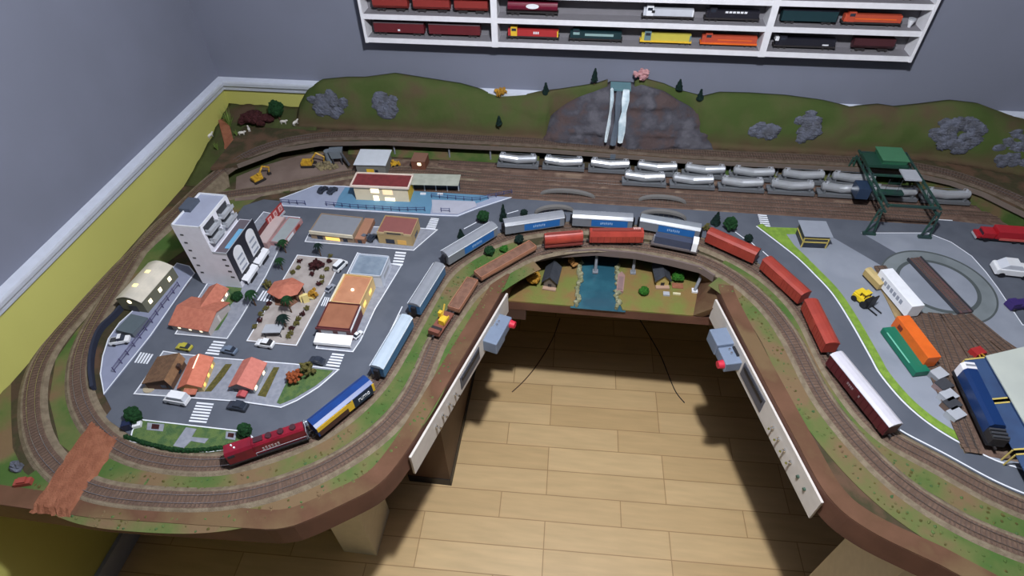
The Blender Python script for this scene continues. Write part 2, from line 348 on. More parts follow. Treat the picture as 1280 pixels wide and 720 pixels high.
PA = [(1400, 728), (1280, 689), (1224, 668), (1163, 635), (1102, 590), (1080, 564), (1039, 518), (1014, 477), (993, 431), (968, 393), (939, 364), (906, 340), (874, 308, .04), (844, 301, .042), (804, 293, .045), (770, 290, .045), (737, 289, .045), (705, 293, .045), (666, 307, .025), (631, 326, .025), (596, 347, .025), (580, 366, .02), (568, 386, .02), (552, 408, .02), (542, 429), (533, 462), (506, 510), (497, 524), (454, 560), (395, 594), (318, 620), (267, 627), (200, 625), (133, 619), (105, 611), (61, 577), (44, 543), (40, 503), (46, 462), (61, 436), (80, 411), (111, 379), (144, 343), (190, 297, 0, .004), (232, 255, 0, .02), (268, 221, 0, .045), (300, 199, 0, .063), (345, 180.5, 0, .07), (400, 171, 0, .07), (480, 169.5, 0, .07), (672, 178, 0, .07), (860, 192, 0, .07), (1073, 202, 0, .07), (1150, 210, 0, .07), (1192, 219, 0, .07), (1230, 232, 0, .07), (1290, 258, 0, .07), (1400, 320, 0, .07)]
pathB = resample(spline(world_path(PB)), .012); pathA = resample(spline(world_path(PA)), .012)
def smooth(p, k=14, it=2):
    for _ in range(it):
        q = []
        for i in range(len(p)):
            r = min(k, i, len(p)-1-i); q.append(sum(p[i-r:i+r+1], Vector())/(2*r+1))
        p = q
    return p
pathA = smooth(pathA, 5); pathB = smooth(pathB, 5)
def track(name, label, path, wb=.070, bed=True, gauge=.019, sleepers=True, bm=None, dm=None):
    t = thing(name, label, 'railway track', (0, 0, 0), 0, 'model railway tracks')
    zs = [p.z for p in path]; zgs = [T+.0005 if z < T+.05 else z-.003 for z in zs]
    if bed:
        A = [offset(path, o) for o in (wb/2, wb/2-.01, -wb/2+.01, -wb/2)]; n = len(path); vs = []
        for i in range(n):
            z = zs[i]; zg = zgs[i]
            vs += [(A[0][i].x, A[0][i].y, zg), (A[1][i].x, A[1][i].y, z+.006), (A[2][i].x, A[2][i].y, z+.006), (A[3][i].x, A[3][i].y, zg)]
        fs = [(4*i+k, 4*i+(k+1) % 4, 4*i+4+(k+1) % 4, 4*i+4+k) for i in range(n-1) for k in range(4)]
        MB().add(vs, fs).build('ballast', bm or BALLAST, t)
        MB().ring(path, .0195, -.0195, [z+.0062 for z in zs], [z+.0068 for z in zs]).build('track_bed', dm or BED, t)
    k = .0 if bed else -.005
    if sleepers:
        s = MB(); rs = resample(path, .0095)
        for i in range(len(rs)-1):
            d = rs[i+1]-rs[i]; s.box(rs[i].x, rs[i].y, rs[i].z+.0075+k, .0036, .034, .0014, Matrix.Rotation(atan2(d.y, d.x), 3, 'Z'))
        s.build('sleepers', SLEEP, t)['kind'] = 'stuff'
    for g in (gauge/2, -gauge/2):
        MB().ring(path, g-.0007, g+.0007, [z+.0085+k for z in zs], [z+.0105+k for z in zs]).build('rail', RAIL, t)
    return t
TZ = .0108     # rail top above table
track('railway_track', 'inner loop track passing the town, station and blue passenger train', pathB)
iS = next(i for i in range(len(pathA)) if pathA[i].z > T+.05)
track('railway_track', 'outer loop track along the table edge and over the curved bridge', pathA[:iS+1])
track('railway_track', 'raised track on the ledge at the foot of the green hills', pathA[iS:], bm=mat('ledge_ballast', (100, 88, 78), .95, c2=(88, 76, 66), scale=60, bump=.6, spec=.1), dm=mat('ledge_bed', (92, 76, 68), .95, c2=(80, 66, 58), scale=60, bump=.6, spec=.1))
# grass verges
def nearest(path, p): return min(range(len(path)), key=lambda i: (path[i].xy-p.xy).length)
def seg(path, a, b):
    i, j = nearest(path, a), nearest(path, b); return path[min(i, j):max(i, j)+1]
gv = MB()
sA = seg(pathA, P(1400, 728), P(906, 340)); gv.ring(sA, .028, .085, T+.0003, T+.0022)
sA2 = seg(pathA, P(660, 320), P(61, 577)); gv.ring(sA2, .03, .075, T+.0003, T+.0022)
sB = seg(pathB, P(150, 562), P(640, 300)); gv.ring(sB, -.028, -.075, T+.0004, T+.0026)
sB2 = seg(pathB, P(905, 330), P(1400, 676)); gv.ring(sB2, -.028, -.085, T+.0004, T+.0026)
gv.prism(W([(36, 470), (105, 395), (180, 312), (225, 270), (262, 250), (330, 242), (400, 232), (430, 222), (420, 186), (360, 190), (300, 210), (240, 262), (150, 350), (95, 415), (70, 450), (62, 500), (75, 555), (120, 590), (150, 585), (110, 545), (92, 500), (92, 450), (110, 400)][5:]), T+.0002, T+.0016)
gv.prism(W([(-30, 520), (14, 480), (14, 520), (16, 560), (30, 590), (60, 615), (50, 636), (-30, 625)]), T+.0002, T+.0013)
tag(gv.build('grass_verge', G), 'patchy green and brown grass verges between the loop tracks', 'grass', kind='stuff')
# loose tufts on the verges
tf = MB(); cols = (LEAFY, G, G4, G)
def tufts(path, a, b, n):
    for _ in range(n):
        i = random.randrange(2, len(path)-2); d = (path[i+1]-path[i-1]).normalized(); o = random.uniform(a, b)
        c = path[i]+Vector((-d.y, d.x, 0))*o; r = random.uniform(.0015, .0045); tf.use(random.choice(cols)).blob((c.x, c.y, T+.0025), r, r, r*.8, .3, 5, 3)
tufts(sA, .038, .075, 180); tufts(sA2, .038, .072, 220); tufts(sB, -.038, -.07, 220); tufts(sB2, -.038, -.08, 180)
tag(tf.build('grass_tufts', G), 'small scattered tufts of grass on the verges beside the tracks', 'grass', kind='stuff')
# ================================================================ raised ledge, hills, waterfall
HL = .07
ledge_edge = W([(296, 206), (350, 186), (400, 178), (480, 177), (672, 186), (860, 200), (1073, 210), (1150, 218), (1190, 227), (1230, 241), (1285, 268), (1400, 345)], HL)
back_lim = YB-.003
led = thing('raised_ledge', 'raised railway ledge on small posts running below the green hills', 'embankment', (0, 0, 0))
poly = ledge_edge+[Vector((1.93, ledge_edge[-1].y, 0)), Vector((1.93, back_lim, 0)), Vector((ledge_edge[0].x-.1, back_lim, 0)), Vector((ledge_edge[0].x-.09, ledge_edge[0].y-.03, 0))]
MB().prism(poly, T+HL-.012, T+HL-.0005).build('shelf_board', DARKEARTH, led)
MB().ring(ledge_edge, -.0035, -.001, T+HL-.014, T+HL+.003).build('edge_strip', mat('ledge_edge', (104, 92, 84), .8), led)
MB().ring(ledge_edge[7:], .012, .022, T+.0005, T+HL-.0125).build('retaining_face', G2, led)
for i, px in enumerate((483, 556, 610, 838, 915, 973, 1036)):
    b = ledge_edge[0]; e = [q for q in ledge_edge]; x = P(px, 190, HL).x
    y = 1.937
    MB().cyl((x, y, T+.001), (x, y, T+HL-.0125), .0035, n=6).build('post', GREY, led)
# sloping grass under the ledge
def bank(x0, x1, y1=1.985, y0=1.925, zt=.048):
    tag(MB().ext([(y0, T+.0008), (y1, T+zt), (y1+.02, T+zt), (y1+.02, T+.0008)], x0, x1, 'x').build('ledge_bank', G2), 'low green grass bank beneath the raised ledge, %s of the dark opening' % ('left' if x0 < 0 else 'right'), 'bank')
bank(-.93, -.165, zt=.040); bank(.385, 1.28, zt=.036)
MB().b0(-.165, .385, 2.0, 2.01, T+.001, T+HL-.013).build('gap_shade', BLACK, led)  # black sheet stands in for the shade in the gap under the ledge
random.seed(3)
import mathutils.noise as mn
ridge = [(376, 128), (385, 112), (400, 100), (430, 97), (455, 97), (492, 92), (530, 98), (575, 105), (600, 112), (625, 120), (655, 118), (682, 114), (700, 112), (745, 105), (760, 100), (792, 102), (803, 98), (830, 105), (848, 113), (880, 121), (900, 116), (940, 117), (985, 120), (1030, 126), (1064, 134), (1100, 131), (1120, 134), (1150, 131), (1190, 126), (1225, 130), (1262, 144), (1300, 152), (1380, 170)]
rw = [wall(x, y, 2.075) for x, y in ridge]
def ridge_z(x):
    for a, b in zip(rw, rw[1:]):
        if a.x <= x <= b.x: return a.z+(b.z-a.z)*(x-a.x)/(b.x-a.x)
    return rw[0].z if x < rw[0].x else rw[-1].z
def hill(x0, x1, name, m, label, cat, nx=90, base=None, bulge=0.0, fade=True, rough=1.0):
    mb = MB(); ny = 16; vs = []; fs = []
    for i in range(nx+1):
        x = x0+(x1-x0)*i/nx; zr = ridge_z(x)
        yb = base(x) if base else 1.992
        for j in range(ny+1):
            t = j/ny; y = yb+(2.075-yb)*t**1.15; z = T+HL+(zr-T-HL)*(sin(t*pi/2)**.8 if not bulge else t**.85)
            q = mn.noise(Vector((x*16, y*20, z*16)))*.012*rough + mn.noise(Vector((x*50, y*60, z*50)))*.004*rough
            y += q*min(1, 3*t)*(1-.6*t); y -= bulge*sin(t*pi)
            vs.append((x, min(y, 2.09), z+(q*.4 if 0 < j < ny else 0)))
        vs.append((x, 2.096, zr-.006)); vs.append((x, 2.096, T+HL+.0005)); vs.append((x, yb, T+HL+.0003))
    k = ny+4
    for i in range(nx):
        for j in range(k): fs.append((i*k+j, i*k+(j+1) % k, (i+1)*k+(j+1) % k, (i+1)*k+j))
    fs += [tuple(range(k)), tuple(range(nx*k, nx*k+k))]
    mb.add(vs, fs); o = mb.build(name, m, smooth=True)
    return tag(o, label, cat)
xc0, xc1 = wall(676, 150, 2.0).x, wall(884, 165, 2.0).x
cbase = lambda x: 2.04 if xc0+.025 < x < xc1-.025 else (1.992 if x < 1.25 else 1.992-min(.16, (x-1.25)*.25))
hl = hill(wall(376, 140, 2.05).x, wall(759, 110, 2.06).x, 'hillside', HILL, 'long green hill left of the waterfall, running to the yellow wall corner', 'hill', base=cbase)
hr = hill(wall(793, 110, 2.06).x, 1.93, 'hillside', HILL, 'long green hill right of the waterfall, with three grey boulders', 'hill', nx=130, base=cbase)
# rock patches set in the hills
def rockpatch(par, pts, Y, n=26):
    c = MB(); n = int(n*1.6); ws = [wall(x, y, Y) for x, y in pts]; cx = sum((q for q in ws), Vector())/len(ws)
    rx = max(abs(q.x-cx.x) for q in ws); rz = max(abs(q.z-cx.z) for q in ws)
    for _ in range(n):
            a = random.random()*2*pi; r = random.random()**.5*.85; x = cx.x+rx*r*cos(a); z = cx.z+rz*r*sin(a); 
            sf = min(.98, max(.02, (z-T-HL)/(ridge_z(x)-T-HL))); yy = 1.992+.083*(math.asin(sf**1.25)*2/pi)**1.15-.002
            if x > 1.25: yy -= min(.16, (x-1.25)*.25)*(1-sf)+.008
            c.blob((x, yy, z), .021, .008, .017, .2, 8, 6)
    return c.build('rock_outcrop', ROCK2, par)
rockpatch(hl, [(388, 120), (432, 120), (428, 145), (390, 145)], 2.0); rockpatch(hl, [(464, 120), (490, 120), (494, 148), (474, 140)], 2.0, 18)
for pts, n in (([(940, 158), (972, 158), (970, 172), (942, 170)], 12), ([(1000, 145), (1026, 148), (1020, 175), (994, 178)], 18), ([(1175, 150), (1222, 152), (1218, 188), (1178, 186)], 34), ([(1252, 176), (1285, 172), (1280, 205), (1256, 200)], 20)):
    rockpatch(hr, pts, 2.0 if pts[0][0] < 1240 else 1.97, n)
# rock cliff
cliff = thing('rock_cliff', 'rounded dark grey rock cliff that holds the waterfall', 'cliff', (0, 0, 0))
xm = (xc0+xc1)/2+.02; hw = (xc1-xc0)/2+.015
nx, ny = 64, 22; vs = []; fs = []
zt = lambda x: ridge_z(x)-.006
wx0, wx1 = wall(762, 110, 2.03).x, wall(789, 112, 2.03).x
for i in range(nx+1):
    x = xm-hw+2*hw*i/nx; u = (x-xm)/hw; y0 = 1.985-.03*(max(0, 1-u*u))**.5; ztp = T+HL+(zt(x)-T-HL)*(max(0, 1-abs(u)**3))**.5*(.985 if wx0-.006 < x < wx1+.006 else .955)
    for j in range(ny+1):
        t = j/ny; y = y0+(2.05-y0)*t**1.6; z = T+HL-.001+(ztp-T-HL)*t
        q = mn.noise(Vector((x*9+3, y*10, z*40)))*.014+mn.noise(Vector((x*40, y*30, z*90)))*.006
        if wx0-.004 < x < wx1+.004: q = q*.3+.008
        vs.append((x, min(2.08, y+q*(1 if j else .3)), z))
    vs.append((x, 2.094, ztp-.002)); vs.append((x, 2.094, T+HL+.001))
k = ny+3
for i in range(nx):
    for j in range(k): fs.append((i*k+j, i*k+(j+1) % k, (i+1)*k+(j+1) % k, (i+1)*k+j))
fs += [tuple(range(k)), tuple(range(nx*k, nx*k+k))]
MB().add(vs, fs).build('rock_face', ROCK, cliff, smooth=True)
random.seed(9)
wf = tag(MB().build('x') if False else bpy.data.objects.new('waterfall', None), 'narrow white waterfall split by a dark grey strip down the cliff', 'waterfall'); COL.objects.link(wf)
def strip_xz(mb, pts, Y0, Y1, w):
    ws = []
    for i, (x, y) in enumerate(pts):
        t = i/(len(pts)-1); ws.append(wall(x, y, Y0+(Y1-Y0)*t**.6))
    vs = []
    for i, q in enumerate(ws):
        ww = w*(1+.25*sin(i*2.3)); vs += [q+Vector((-ww, -.002, 0)), q+Vector((0, -.008, 0)), q+Vector((ww, -.002, 0)), q+Vector((0, .01, 0))]
    fs = [(4*i+k, 4*i+(k+1) % 4, 4*i+4+(k+1) % 4, 4*i+4+k) for i in range(len(ws)-1) for k in range(4)]+[(0, 1, 2, 3)]
    mb.add(vs, fs)
m = MB(); strip_xz(m, [(765, 111), (765, 125), (763, 140), (761, 155), (758, 170), (757, 177)], 2.028, 1.945, .0055); m.build('water_stream', FOAM, wf)
m = MB(); strip_xz(m, [(783, 112), (782, 125), (780, 140), (778, 152), (777, 165), (775, 178)], 2.028, 1.94, .0115); m.build('water_stream', FOAM, wf)
a, b = wall(764, 110, 2.035), wall(788, 112, 2.035)
MB().b0(a.x-.002, b.x+.002, 2.03, 2.085, a.z-.008, a.z).build('water_lip', mat('teal_water', (96, 132, 140), .2), wf)
m = MB(); strip_xz(m, [(774, 114), (773, 130), (771, 150), (768, 170), (766, 181)], 2.028, 1.922, .0095); m.build('dark_chute', mat('chute_grey', (84, 94, 106), .5), wf)
x = P(765, 200, .03).x; MB().b0(x-.0095, x+.0095, 1.912, 1.921, T+.002, T+HL+.002).build('dark_chute', MATS['chute_grey'], wf)
# light gully path at right of the cliff
# ---- corner mound and path
cm = MB(); nx, ny = 26, 22; vs = []; fs = []
x0, x1, y0, y1 = XL+.004, wall(398, 150, 2.02).x, ledge_edge[0].y-.06, YB-.004
for i in range(nx+1):
    for j in range(ny+1):
        x = x0+(x1-x0)*i/nx; y = y0+(y1-y0)*j/ny
        h = .002+.10*min(1, max(0, (y-y0)/(y1-y0)))**1.1
        h = min(h, HL+.004+max(0, (y-1.96)/.14)*.04) if x > ledge_edge[0].x-.12 else h
        h += mn.noise(Vector((x*22, y*22, 0)))*.01*min(1, (y-y0)*8)
        if y < 1.99 and x > ledge_edge[0].x-.14: h = min(h, HL-.003)
        if y < 1.93 and x > -1.37: h = min(h, .0022)
        vs.append((x, y, T+max(.0012, h)))
nb = len(vs)
for i in range(nx+1):
    for j in range(ny+1): fs += [] if i == nx or j == ny else [(i*(ny+1)+j, (i+1)*(ny+1)+j, (i+1)*(ny+1)+j+1, i*(ny+1)+j+1)]
o = MB().add(vs, fs); ob = o.build('corner_mound', MOUND, smooth=True)
tag(ob, 'dark earthy mound in the corner between the two yellow walls', 'mound')
sd = ob.modifiers.new('solid', 'SOLIDIFY'); sd.thickness = .0006; sd.offset = -1
MV = (list(vs), nx, ny, x0, x1, y0, y1)
def mound_z(x, y):
    vs, nx, ny, x0, x1, y0, y1 = MV
    i = min(nx-1, max(0, int((x-x0)/(x1-x0)*nx))); j = min(ny-1, max(0, int((y-y0)/(y1-y0)*ny))); return max(vs[i*(ny+1)+j][2], vs[(i+1)*(ny+1)+j+1][2])
def ground(px, py):
    z = T+.06
    for _ in range(8):
        q = at(px, py, z); z = .5*z+.5*mound_z(q.x, q.y)
    q = at(px, py, z); return q
pt = []
for px, py in ((279, 150), (283, 165), (287, 180), (286, 194), (276, 205)):
    q = ground(px, py); pt.append(q)
MB_p = MB(); MB_p.ring(pt, .018, -.018, [q.z+.0005 for q in pt], [q.z+.0045 for q in pt]); tag(MB_p.build('dirt_path', REDEARTH), 'orange dirt path climbing the corner mound beside the wall', 'path')
# ================================================================ trees
def crown(mb, kind, h, r):
    if kind == 'cone':
        for i in range(5): t = i/4; mb.blob((0, 0, h*(.22+.66*t)), r*(1.0-.65*t), r*(1.0-.65*t), h*.17, .22, 9, 6)
    elif kind == 'round':
        mb.blob((0, 0, h*.58), r*.85, r*.85, h*.38, .12, 12, 9)
        for _ in range(34):
            a = random.random()*2*pi; e = random.uniform(-.5, 1.2); c = Vector((cos(a)*cos(e)*r*.75, sin(a)*cos(e)*r*.75, h*.58+sin(e)*h*.33)); s = r*random.uniform(.2, .34); mb.blob(c, s, s, s, .3, 6, 4)
    elif kind == 'loose':
        for _ in range(42):
            a = random.random()*2*pi; q = random.random()**.6; e = random.uniform(-.9, 1.4); c = Vector((cos(a)*cos(e)*r*q, sin(a)*cos(e)*r*q, h*.6+sin(e)*h*.36*q)); s = r*random.uniform(.14, .28); mb.blob(c, s, s, s, .35, 6, 4)
    elif kind == 'palm':
        for k in range(13):
            a = k*2.4; n = Vector((cos(a), sin(a), 0)); p = Vector((0, 0, h*.93)); q = p+n*r*.55+Vector((0, 0, h*.1)); s = p+n*r+Vector((0, 0, -h*.16)); sd_ = Vector((-n.y, n.x, 0))*r*.16
            mb.add([p, q+sd_, s, q-sd_, q+Vector((0, 0, -.0012)), p+Vector((0, 0, -.001))], [(0, 1, 2, 3), (5, 1, 4), (1, 2, 4), (4, 2, 3), (5, 4, 3)])
def tree(px, py, h, r, kind, m, label, name='tree', cat='tree', z=0.0, base=None, group=None):
    b = base if base is not None else P(px, py, z+h*.55)
    zz = b.z if base is not None else T+z
    t = thing(name, label, cat, (b.x, b.y, zz), random.random()*6, group)
    MB().cyl((0, 0, -.0005), (0, 0, h*(.93 if kind == 'palm' else .5)), max(.0012, r*.1), max(.0008, r*.06), 6).build('trunk', TRUNK, t)
    c = MB(); crown(c, kind, h, r); c.build('foliage', m, t); return t
# ================================================================ buildings
def face_box(mb, f, w_, d_, u, z, ww, hh, t=.0012):
    if f == 'f': mb.box(u, -d_/2, z, ww, t, hh)
    elif f == 'b': mb.box(u, d_/2, z, ww, t, hh)
    elif f == 'r': mb.box(w_/2, u, z, t, ww, hh)
    else: mb.box(-w_/2, u, z, t, ww, hh)
def wins(par, w_, d_, lst, name='window'):
    for f, u, z, ww, hh, m in lst:
        a = MB(); face_box(a, f, w_, d_, u, z, ww, hh); a.build(name, m, par)
def frame3(A, B, D, h):
    a, b, d = P(*A, h), P(*B, h), P(*D, h); ux = (b-a); w_ = ux.length; ux.normalize(); uy = Vector((-ux.y, ux.x, 0)); dd = (d-a).dot(uy)
    c = a+ux*w_/2+uy*dd/2; return (c.x, c.y, T), atan2(ux.y, ux.x), w_, dd
def flat_building(name, label, A, B, D, h, wm, rm, par_h=.004, wl=(), cat='building', over=0.0, roof_name='roof', z0=.006, group=None):
    loc, rz, w_, d_ = frame3(A, B, D, h); t = thing(name, label, cat, loc, rz, group)
    W_, D_ = w_-2*over, d_-2*over
    MB().b0(-W_/2, W_/2, -D_/2, D_/2, z0, h-.003).build('walls', wm, t)
    r = MB().use(rm).b0(-w_/2, w_/2, -d_/2, d_/2, h-.0032, h-.001)
    r.build(roof_name, None, t)
    if par_h:
        p = MB()
        for x0_, x1_, y0_, y1_ in ((-w_/2, w_/2, -d_/2, -d_/2+.002), (-w_/2, w_/2, d_/2-.002, d_/2), (-w_/2, -w_/2+.002, -d_/2, d_/2), (w_/2-.002, w_/2, -d_/2, d_/2)): p.b0(x0_, x1_, y0_, y1_, h-.001, h+par_h)
        p.build('parapet', wm, t)
    wins(t, W_, D_, wl); return t, w_, d_
def gable(name, label, R0, R1, EL, ER, zr, zl, zrr, wm, rm, rm2=None, wl=(), cat='house', ov=.004):
    r0, r1 = P(*R0, zr), P(*R1, zr); uy = (r1-r0); L_ = uy.length; uy.normalize(); ux = Vector((uy.y, -uy.x, 0))
    wl_ = abs((P(*EL, zl)-r0).dot(ux)) if EL else None; wr_ = abs((P(*ER, zrr)-r0).dot(ux)) if ER else None
    if wl_ is None: wl_ = wr_
    if wr_ is None: wr_ = wl_
    c = (r0+r1)/2; t = thing(name, label, cat, (c.x, c.y, T), atan2(ux.y, ux.x))
    l = L_/2-ov; MB().ext([(-wl_+ov, .006), (-wl_+ov, zl-.002), (0, zr-.003), (wr_-ov, zrr-.002), (wr_-ov, .006)], -l, l, 'y').build('walls', wm, t)
    th = .0025
    for sg, we, ze, mm in ((-1, wl_, zl, rm), (1, wr_, zrr, rm2 or rm)):
        MB().ext([(0, zr-th), (sg*we, ze-th), (sg*we, ze), (0, zr)], -L_/2, L_/2, 'y').build('roof_slope', mm, t)
    for f, u, z, ww, hh, m in wl:
        a = MB()
        if f == 'f': a.box(u, -l, z, ww, .0012, hh)
        elif f == 'r': a.box(wr_-ov, u, z, .0012, ww, hh)
        elif f == 'l': a.box(-wl_+ov, u, z, .0012, ww, hh)
        else: a.box(u, l, z, ww, .0012, hh)
        a.build('door' if hh > .018 else 'window', m, t)
    return t, L_, wl_, wr_
# ================================================================ ground surfaces of the layout
def slab(name, pts, z0, z1, m, label, cat, kind=None):
    return tag(MB().prism(W(pts), T+z0, T+z1).build(name, m), label, cat, None, kind)
slab('rail_yard_ground', [(470, 198), (620, 205), (1190, 232), (1240, 250), (1262, 285), (1190, 281), (990, 266), (880, 258), (760, 250), (640, 246), (560, 236), (470, 235), (380, 232)], .0003, .0016, MUD, 'brown muddy yard ground under the silver tank wagons', 'ground')
ob_ = offset(pathB, .034)      # town side of the inner track
iB0, iB1 = nearest(pathB, P(150, 562)), nearest(pathB, P(1400, 676))
edgeB = [q for q in ob_[iB0:iB1+1]][::6]
road_poly = [P(131, 494), P(190, 421), P(245, 343), P(262, 318), P(285, 285), P(305, 258), P(330, 250), P(350, 252), P(640, 244), P(700, 246), P(880, 257), P(990, 264), P(1190, 277), P(1226, 281), P(1420, 300), P(1500, 560)]
road_poly += [Vector((q.x, q.y, 0)) for q in edgeB[::-1] if True]+[P(131.7, 523), P(140, 512)]
road = tag(MB().prism(road_poly, T+.0008, T+.003).build('road', ROAD), 'grey asphalt streets of the model town and the long curving road', 'road')
def line(pts, w=.0022, z=.003, closed=False, par=None, name='road_line'):
    p = W(pts); return MB().ring(p, w/2, -w/2, T+z, T+z+.0006, closed).build(name, LINE, par)
def curve_line(pts, w=.0022, z=.003, par=None):
    p = resample(spline(W(pts), .01), .01); return MB().ring(p, w/2, -w/2, T+z, T+z+.0006).build('road_line', LINE, par)
line([(885, 258.5), (940, 264), (981, 266.5)], .004, par=road); line([(994, 264.5), (1190, 276.5)], .004, par=road)
lowR = offset(pathB, .040)
iK = nearest(pathB, P(1118, 552)); MB().ring(lowR[iK:nearest(pathB, P(1400, 676))], .0018, -.0018, T+.003, T+.0036).build('road_line', LINE, road)
for a, b in (((919, 291), (930, 299)), ((939, 304), (946, 311)), ((953, 315), (961, 322)), ((487.6, 416), (503, 384)), ((438, 503), (446, 498)), ((370, 535), (386, 526)), ((580, 287), (597, 278)), ((634, 268), (648, 264))): line([a, b], .003, par=road)
def crosswalk(c0, c1, c2, c3, n, label, m=LINE):
    a, b, c, d = W([c0, c1, c2, c3]); t = MB()      # a->b stripe direction, a->d travel direction
    for i in range(n):
        u0 = (i+.12)/n; u1 = (i+.68)/n
        q = [a.lerp(d, u0), b.lerp(c, u0), b.lerp(c, u1), a.lerp(d, u1)]; t.prism(q, T+.003, T+.0036)
    o = t.build('crosswalk', m, road); return o
crosswalk((325, 364), (342, 366), (336, 378), (317, 376), 1, '') if False else None
crosswalk((168, 454), (176, 441), (193.5, 444), (186, 456), 5, '')
crosswalk((268, 426.5), (283, 428), (273, 446), (256, 444), 5, '')
crosswalk((247, 503), (268, 505), (258, 531), (236, 529), 7, '')
crosswalk((416, 442), (431, 443.5), (424, 461), (407, 459), 5, '')
crosswalk((495, 315), (508, 316), (503, 334), (490, 333), 5, '')
crosswalk((321, 376), (329, 364), (342, 366), (336, 378.5), 4, '')
crosswalk((401, 383), (406, 372), (413, 373), (409, 384), 3, '')
crosswalk((539, 273), (549, 274), (544, 288), (532, 287), 8, '')
crosswalk((946, 266), (957, 267), (963, 285), (951, 284), 7, '')
def block(name, pts, label, m=WALK, z1=.006, open_line=None, lw=.0034, cat='sidewalk'):
    p = W(pts); t = thing(name, label, cat, (0, 0, 0)); MB().prism(p, T+.0032, T+z1).build('paving', m, t)
    MB().ring(p, .0004, -lw if False else lw, T+.0031, T+z1+.0006, True).build('kerb', LINE, t) if sgnA(p) > 0 else MB().ring(p, -.0004, -lw, T+.0031, T+z1+.0006, True).build('kerb', LINE, t)
    return t
def sgnA(p): return sum(p[i].x*p[(i+1) % len(p)].y-p[(i+1) % len(p)].x*p[i].y for i in range(len(p)))
block('sidewalk', [(372, 320), (428, 325.5), (417, 349), (371.5, 434), (308.5, 428), (340, 375)], 'pale plaza paving block with the orange gazebo on it', mat('plaza_paving', (166, 158, 154), .8, c2=(148, 140, 136), scale=30))
block('sidewalk', [(219, 419.5), (285, 425.5), (302, 400), (334, 346), (352, 309), (372, 280), (376, 273), (353, 271), (330, 266), (310, 290), (262, 352)], 'sidewalk block under the white tower and the l-shaped orange house')
block('sidewalk', [(381, 304), (517.5, 315), (548, 288.5), (521, 286), (395, 283), (388, 290)], 'sidewalk block under the lit gas station and tan shop')
block('sidewalk', [(395, 437.5), (442, 442), (452, 427), (470, 388), (503, 333.5), (490, 331), (447, 317), (432, 347), (413, 377)], 'sidewalk block under the long orange-roofed market building')
b6 = block('sidewalk', [(167.6, 494.5), (300, 504), (352, 511.5), (372, 503), (386, 494.5), (400, 485.5), (412, 475), (425.5, 463), (369, 456), (275, 448.5), (232, 444), (205, 440), (176, 483)], 'sidewalk block under the three small bottom row houses')
def patch(pts, m, par=None, z=.0061, name='grass_patch'):
    return MB().prism(W(pts), T+z-.0004, T+z+.0012).build(name, m, par)
patch([(351, 507), (369, 499.5), (395, 484), (411, 471), (417, 465), (377, 461), (360, 478), (347, 505)], G4, b6)
patch([(283, 457), (291, 457), (281, 472), (265, 491), (257, 491)], LEAFY, b6, name='hedge_strip'); patch([(343, 461), (350, 461), (344, 474), (333, 498), (323, 496)], LEAFY, b6, name='hedge_strip')
park = block('park_lawn', [(175, 525), (310, 540.5), (318, 548), (290, 563), (263, 567), (228, 567), (190, 561), (163, 553), (166, 540)], 'small green park lawn with pale paths by the front street', G4, cat='lawn')
patch([(234, 536), (247, 538), (241, 548), (262, 550), (257, 556), (240, 553), (231, 562), (218, 559)], WALK, park, name='path'); patch([(186, 530), (207, 532), (205, 541), (185, 539)], WALK, park, name='planter'); patch([(284, 541), (297, 542), (295, 552), (283, 550)], WALK, park, name='planter')
patch([(192, 532), (201, 533), (200, 538.5), (191, 538)], LEAFR, park, z=.0075, name='flower_bed'); patch([(287, 543), (294, 544), (293, 549), (286, 548)], LEAFR, park, z=.0075, name='flower_bed')
hp = resample(spline(W([(160, 548), (190, 558), (227, 565), (262, 564), (290, 560)]), .01), .008); hm = MB()
for q in hp: hm.blob((q.x, q.y, T+.009), .007, .006, .007, .25, 7, 5)
tag(hm.build('hedge', LEAF), 'low dark green hedge along the track side of the park lawn', 'hedge')
# left strip with the warehouse and the station strip
left = block('station_forecourt', [(131, 495), (190, 421), (235, 356), (245, 343), (238, 334), (222, 330), (180, 378), (150, 405), (136, 425), (129, 447), (126, 469)], 'grey blue strip of paving with the barrel roofed warehouse', mat('blue_grey_paving', (136, 142, 166), .8))
st = block('station_platform', [(353, 259), (400, 262), (540, 271), (572, 272), (598, 262), (650, 245), (640, 240), (575, 236), (470, 238), (430, 234), (395, 233), (350, 250)], 'pale blue station forecourt along the top street', mat('platform_paving', (150, 158, 180), .8), cat='platform')
patch([(432, 236), (424, 248), (419, 261), (538, 269), (541, 254), (592, 257), (612, 250), (602, 240), (575, 237), (470, 240)], mat('platform_blue', (92, 136, 166), .7), st, name='blue_floor')
patch([(540, 252), (594, 254), (596, 260), (572, 270), (541, 268)], mat('pale_paving', (170, 172, 186), .8), st, z=.0075, name='ramp')
sand = slab('excavation_ground', [(296, 222), (330, 208), (372, 196), (402, 192), (424, 196), (436, 214), (420, 226), (370, 234), (335, 242), (318, 250), (294, 252)], .0017, .004, SAND, 'grey brown sandy pit floor under the two yellow excavators', 'ground')
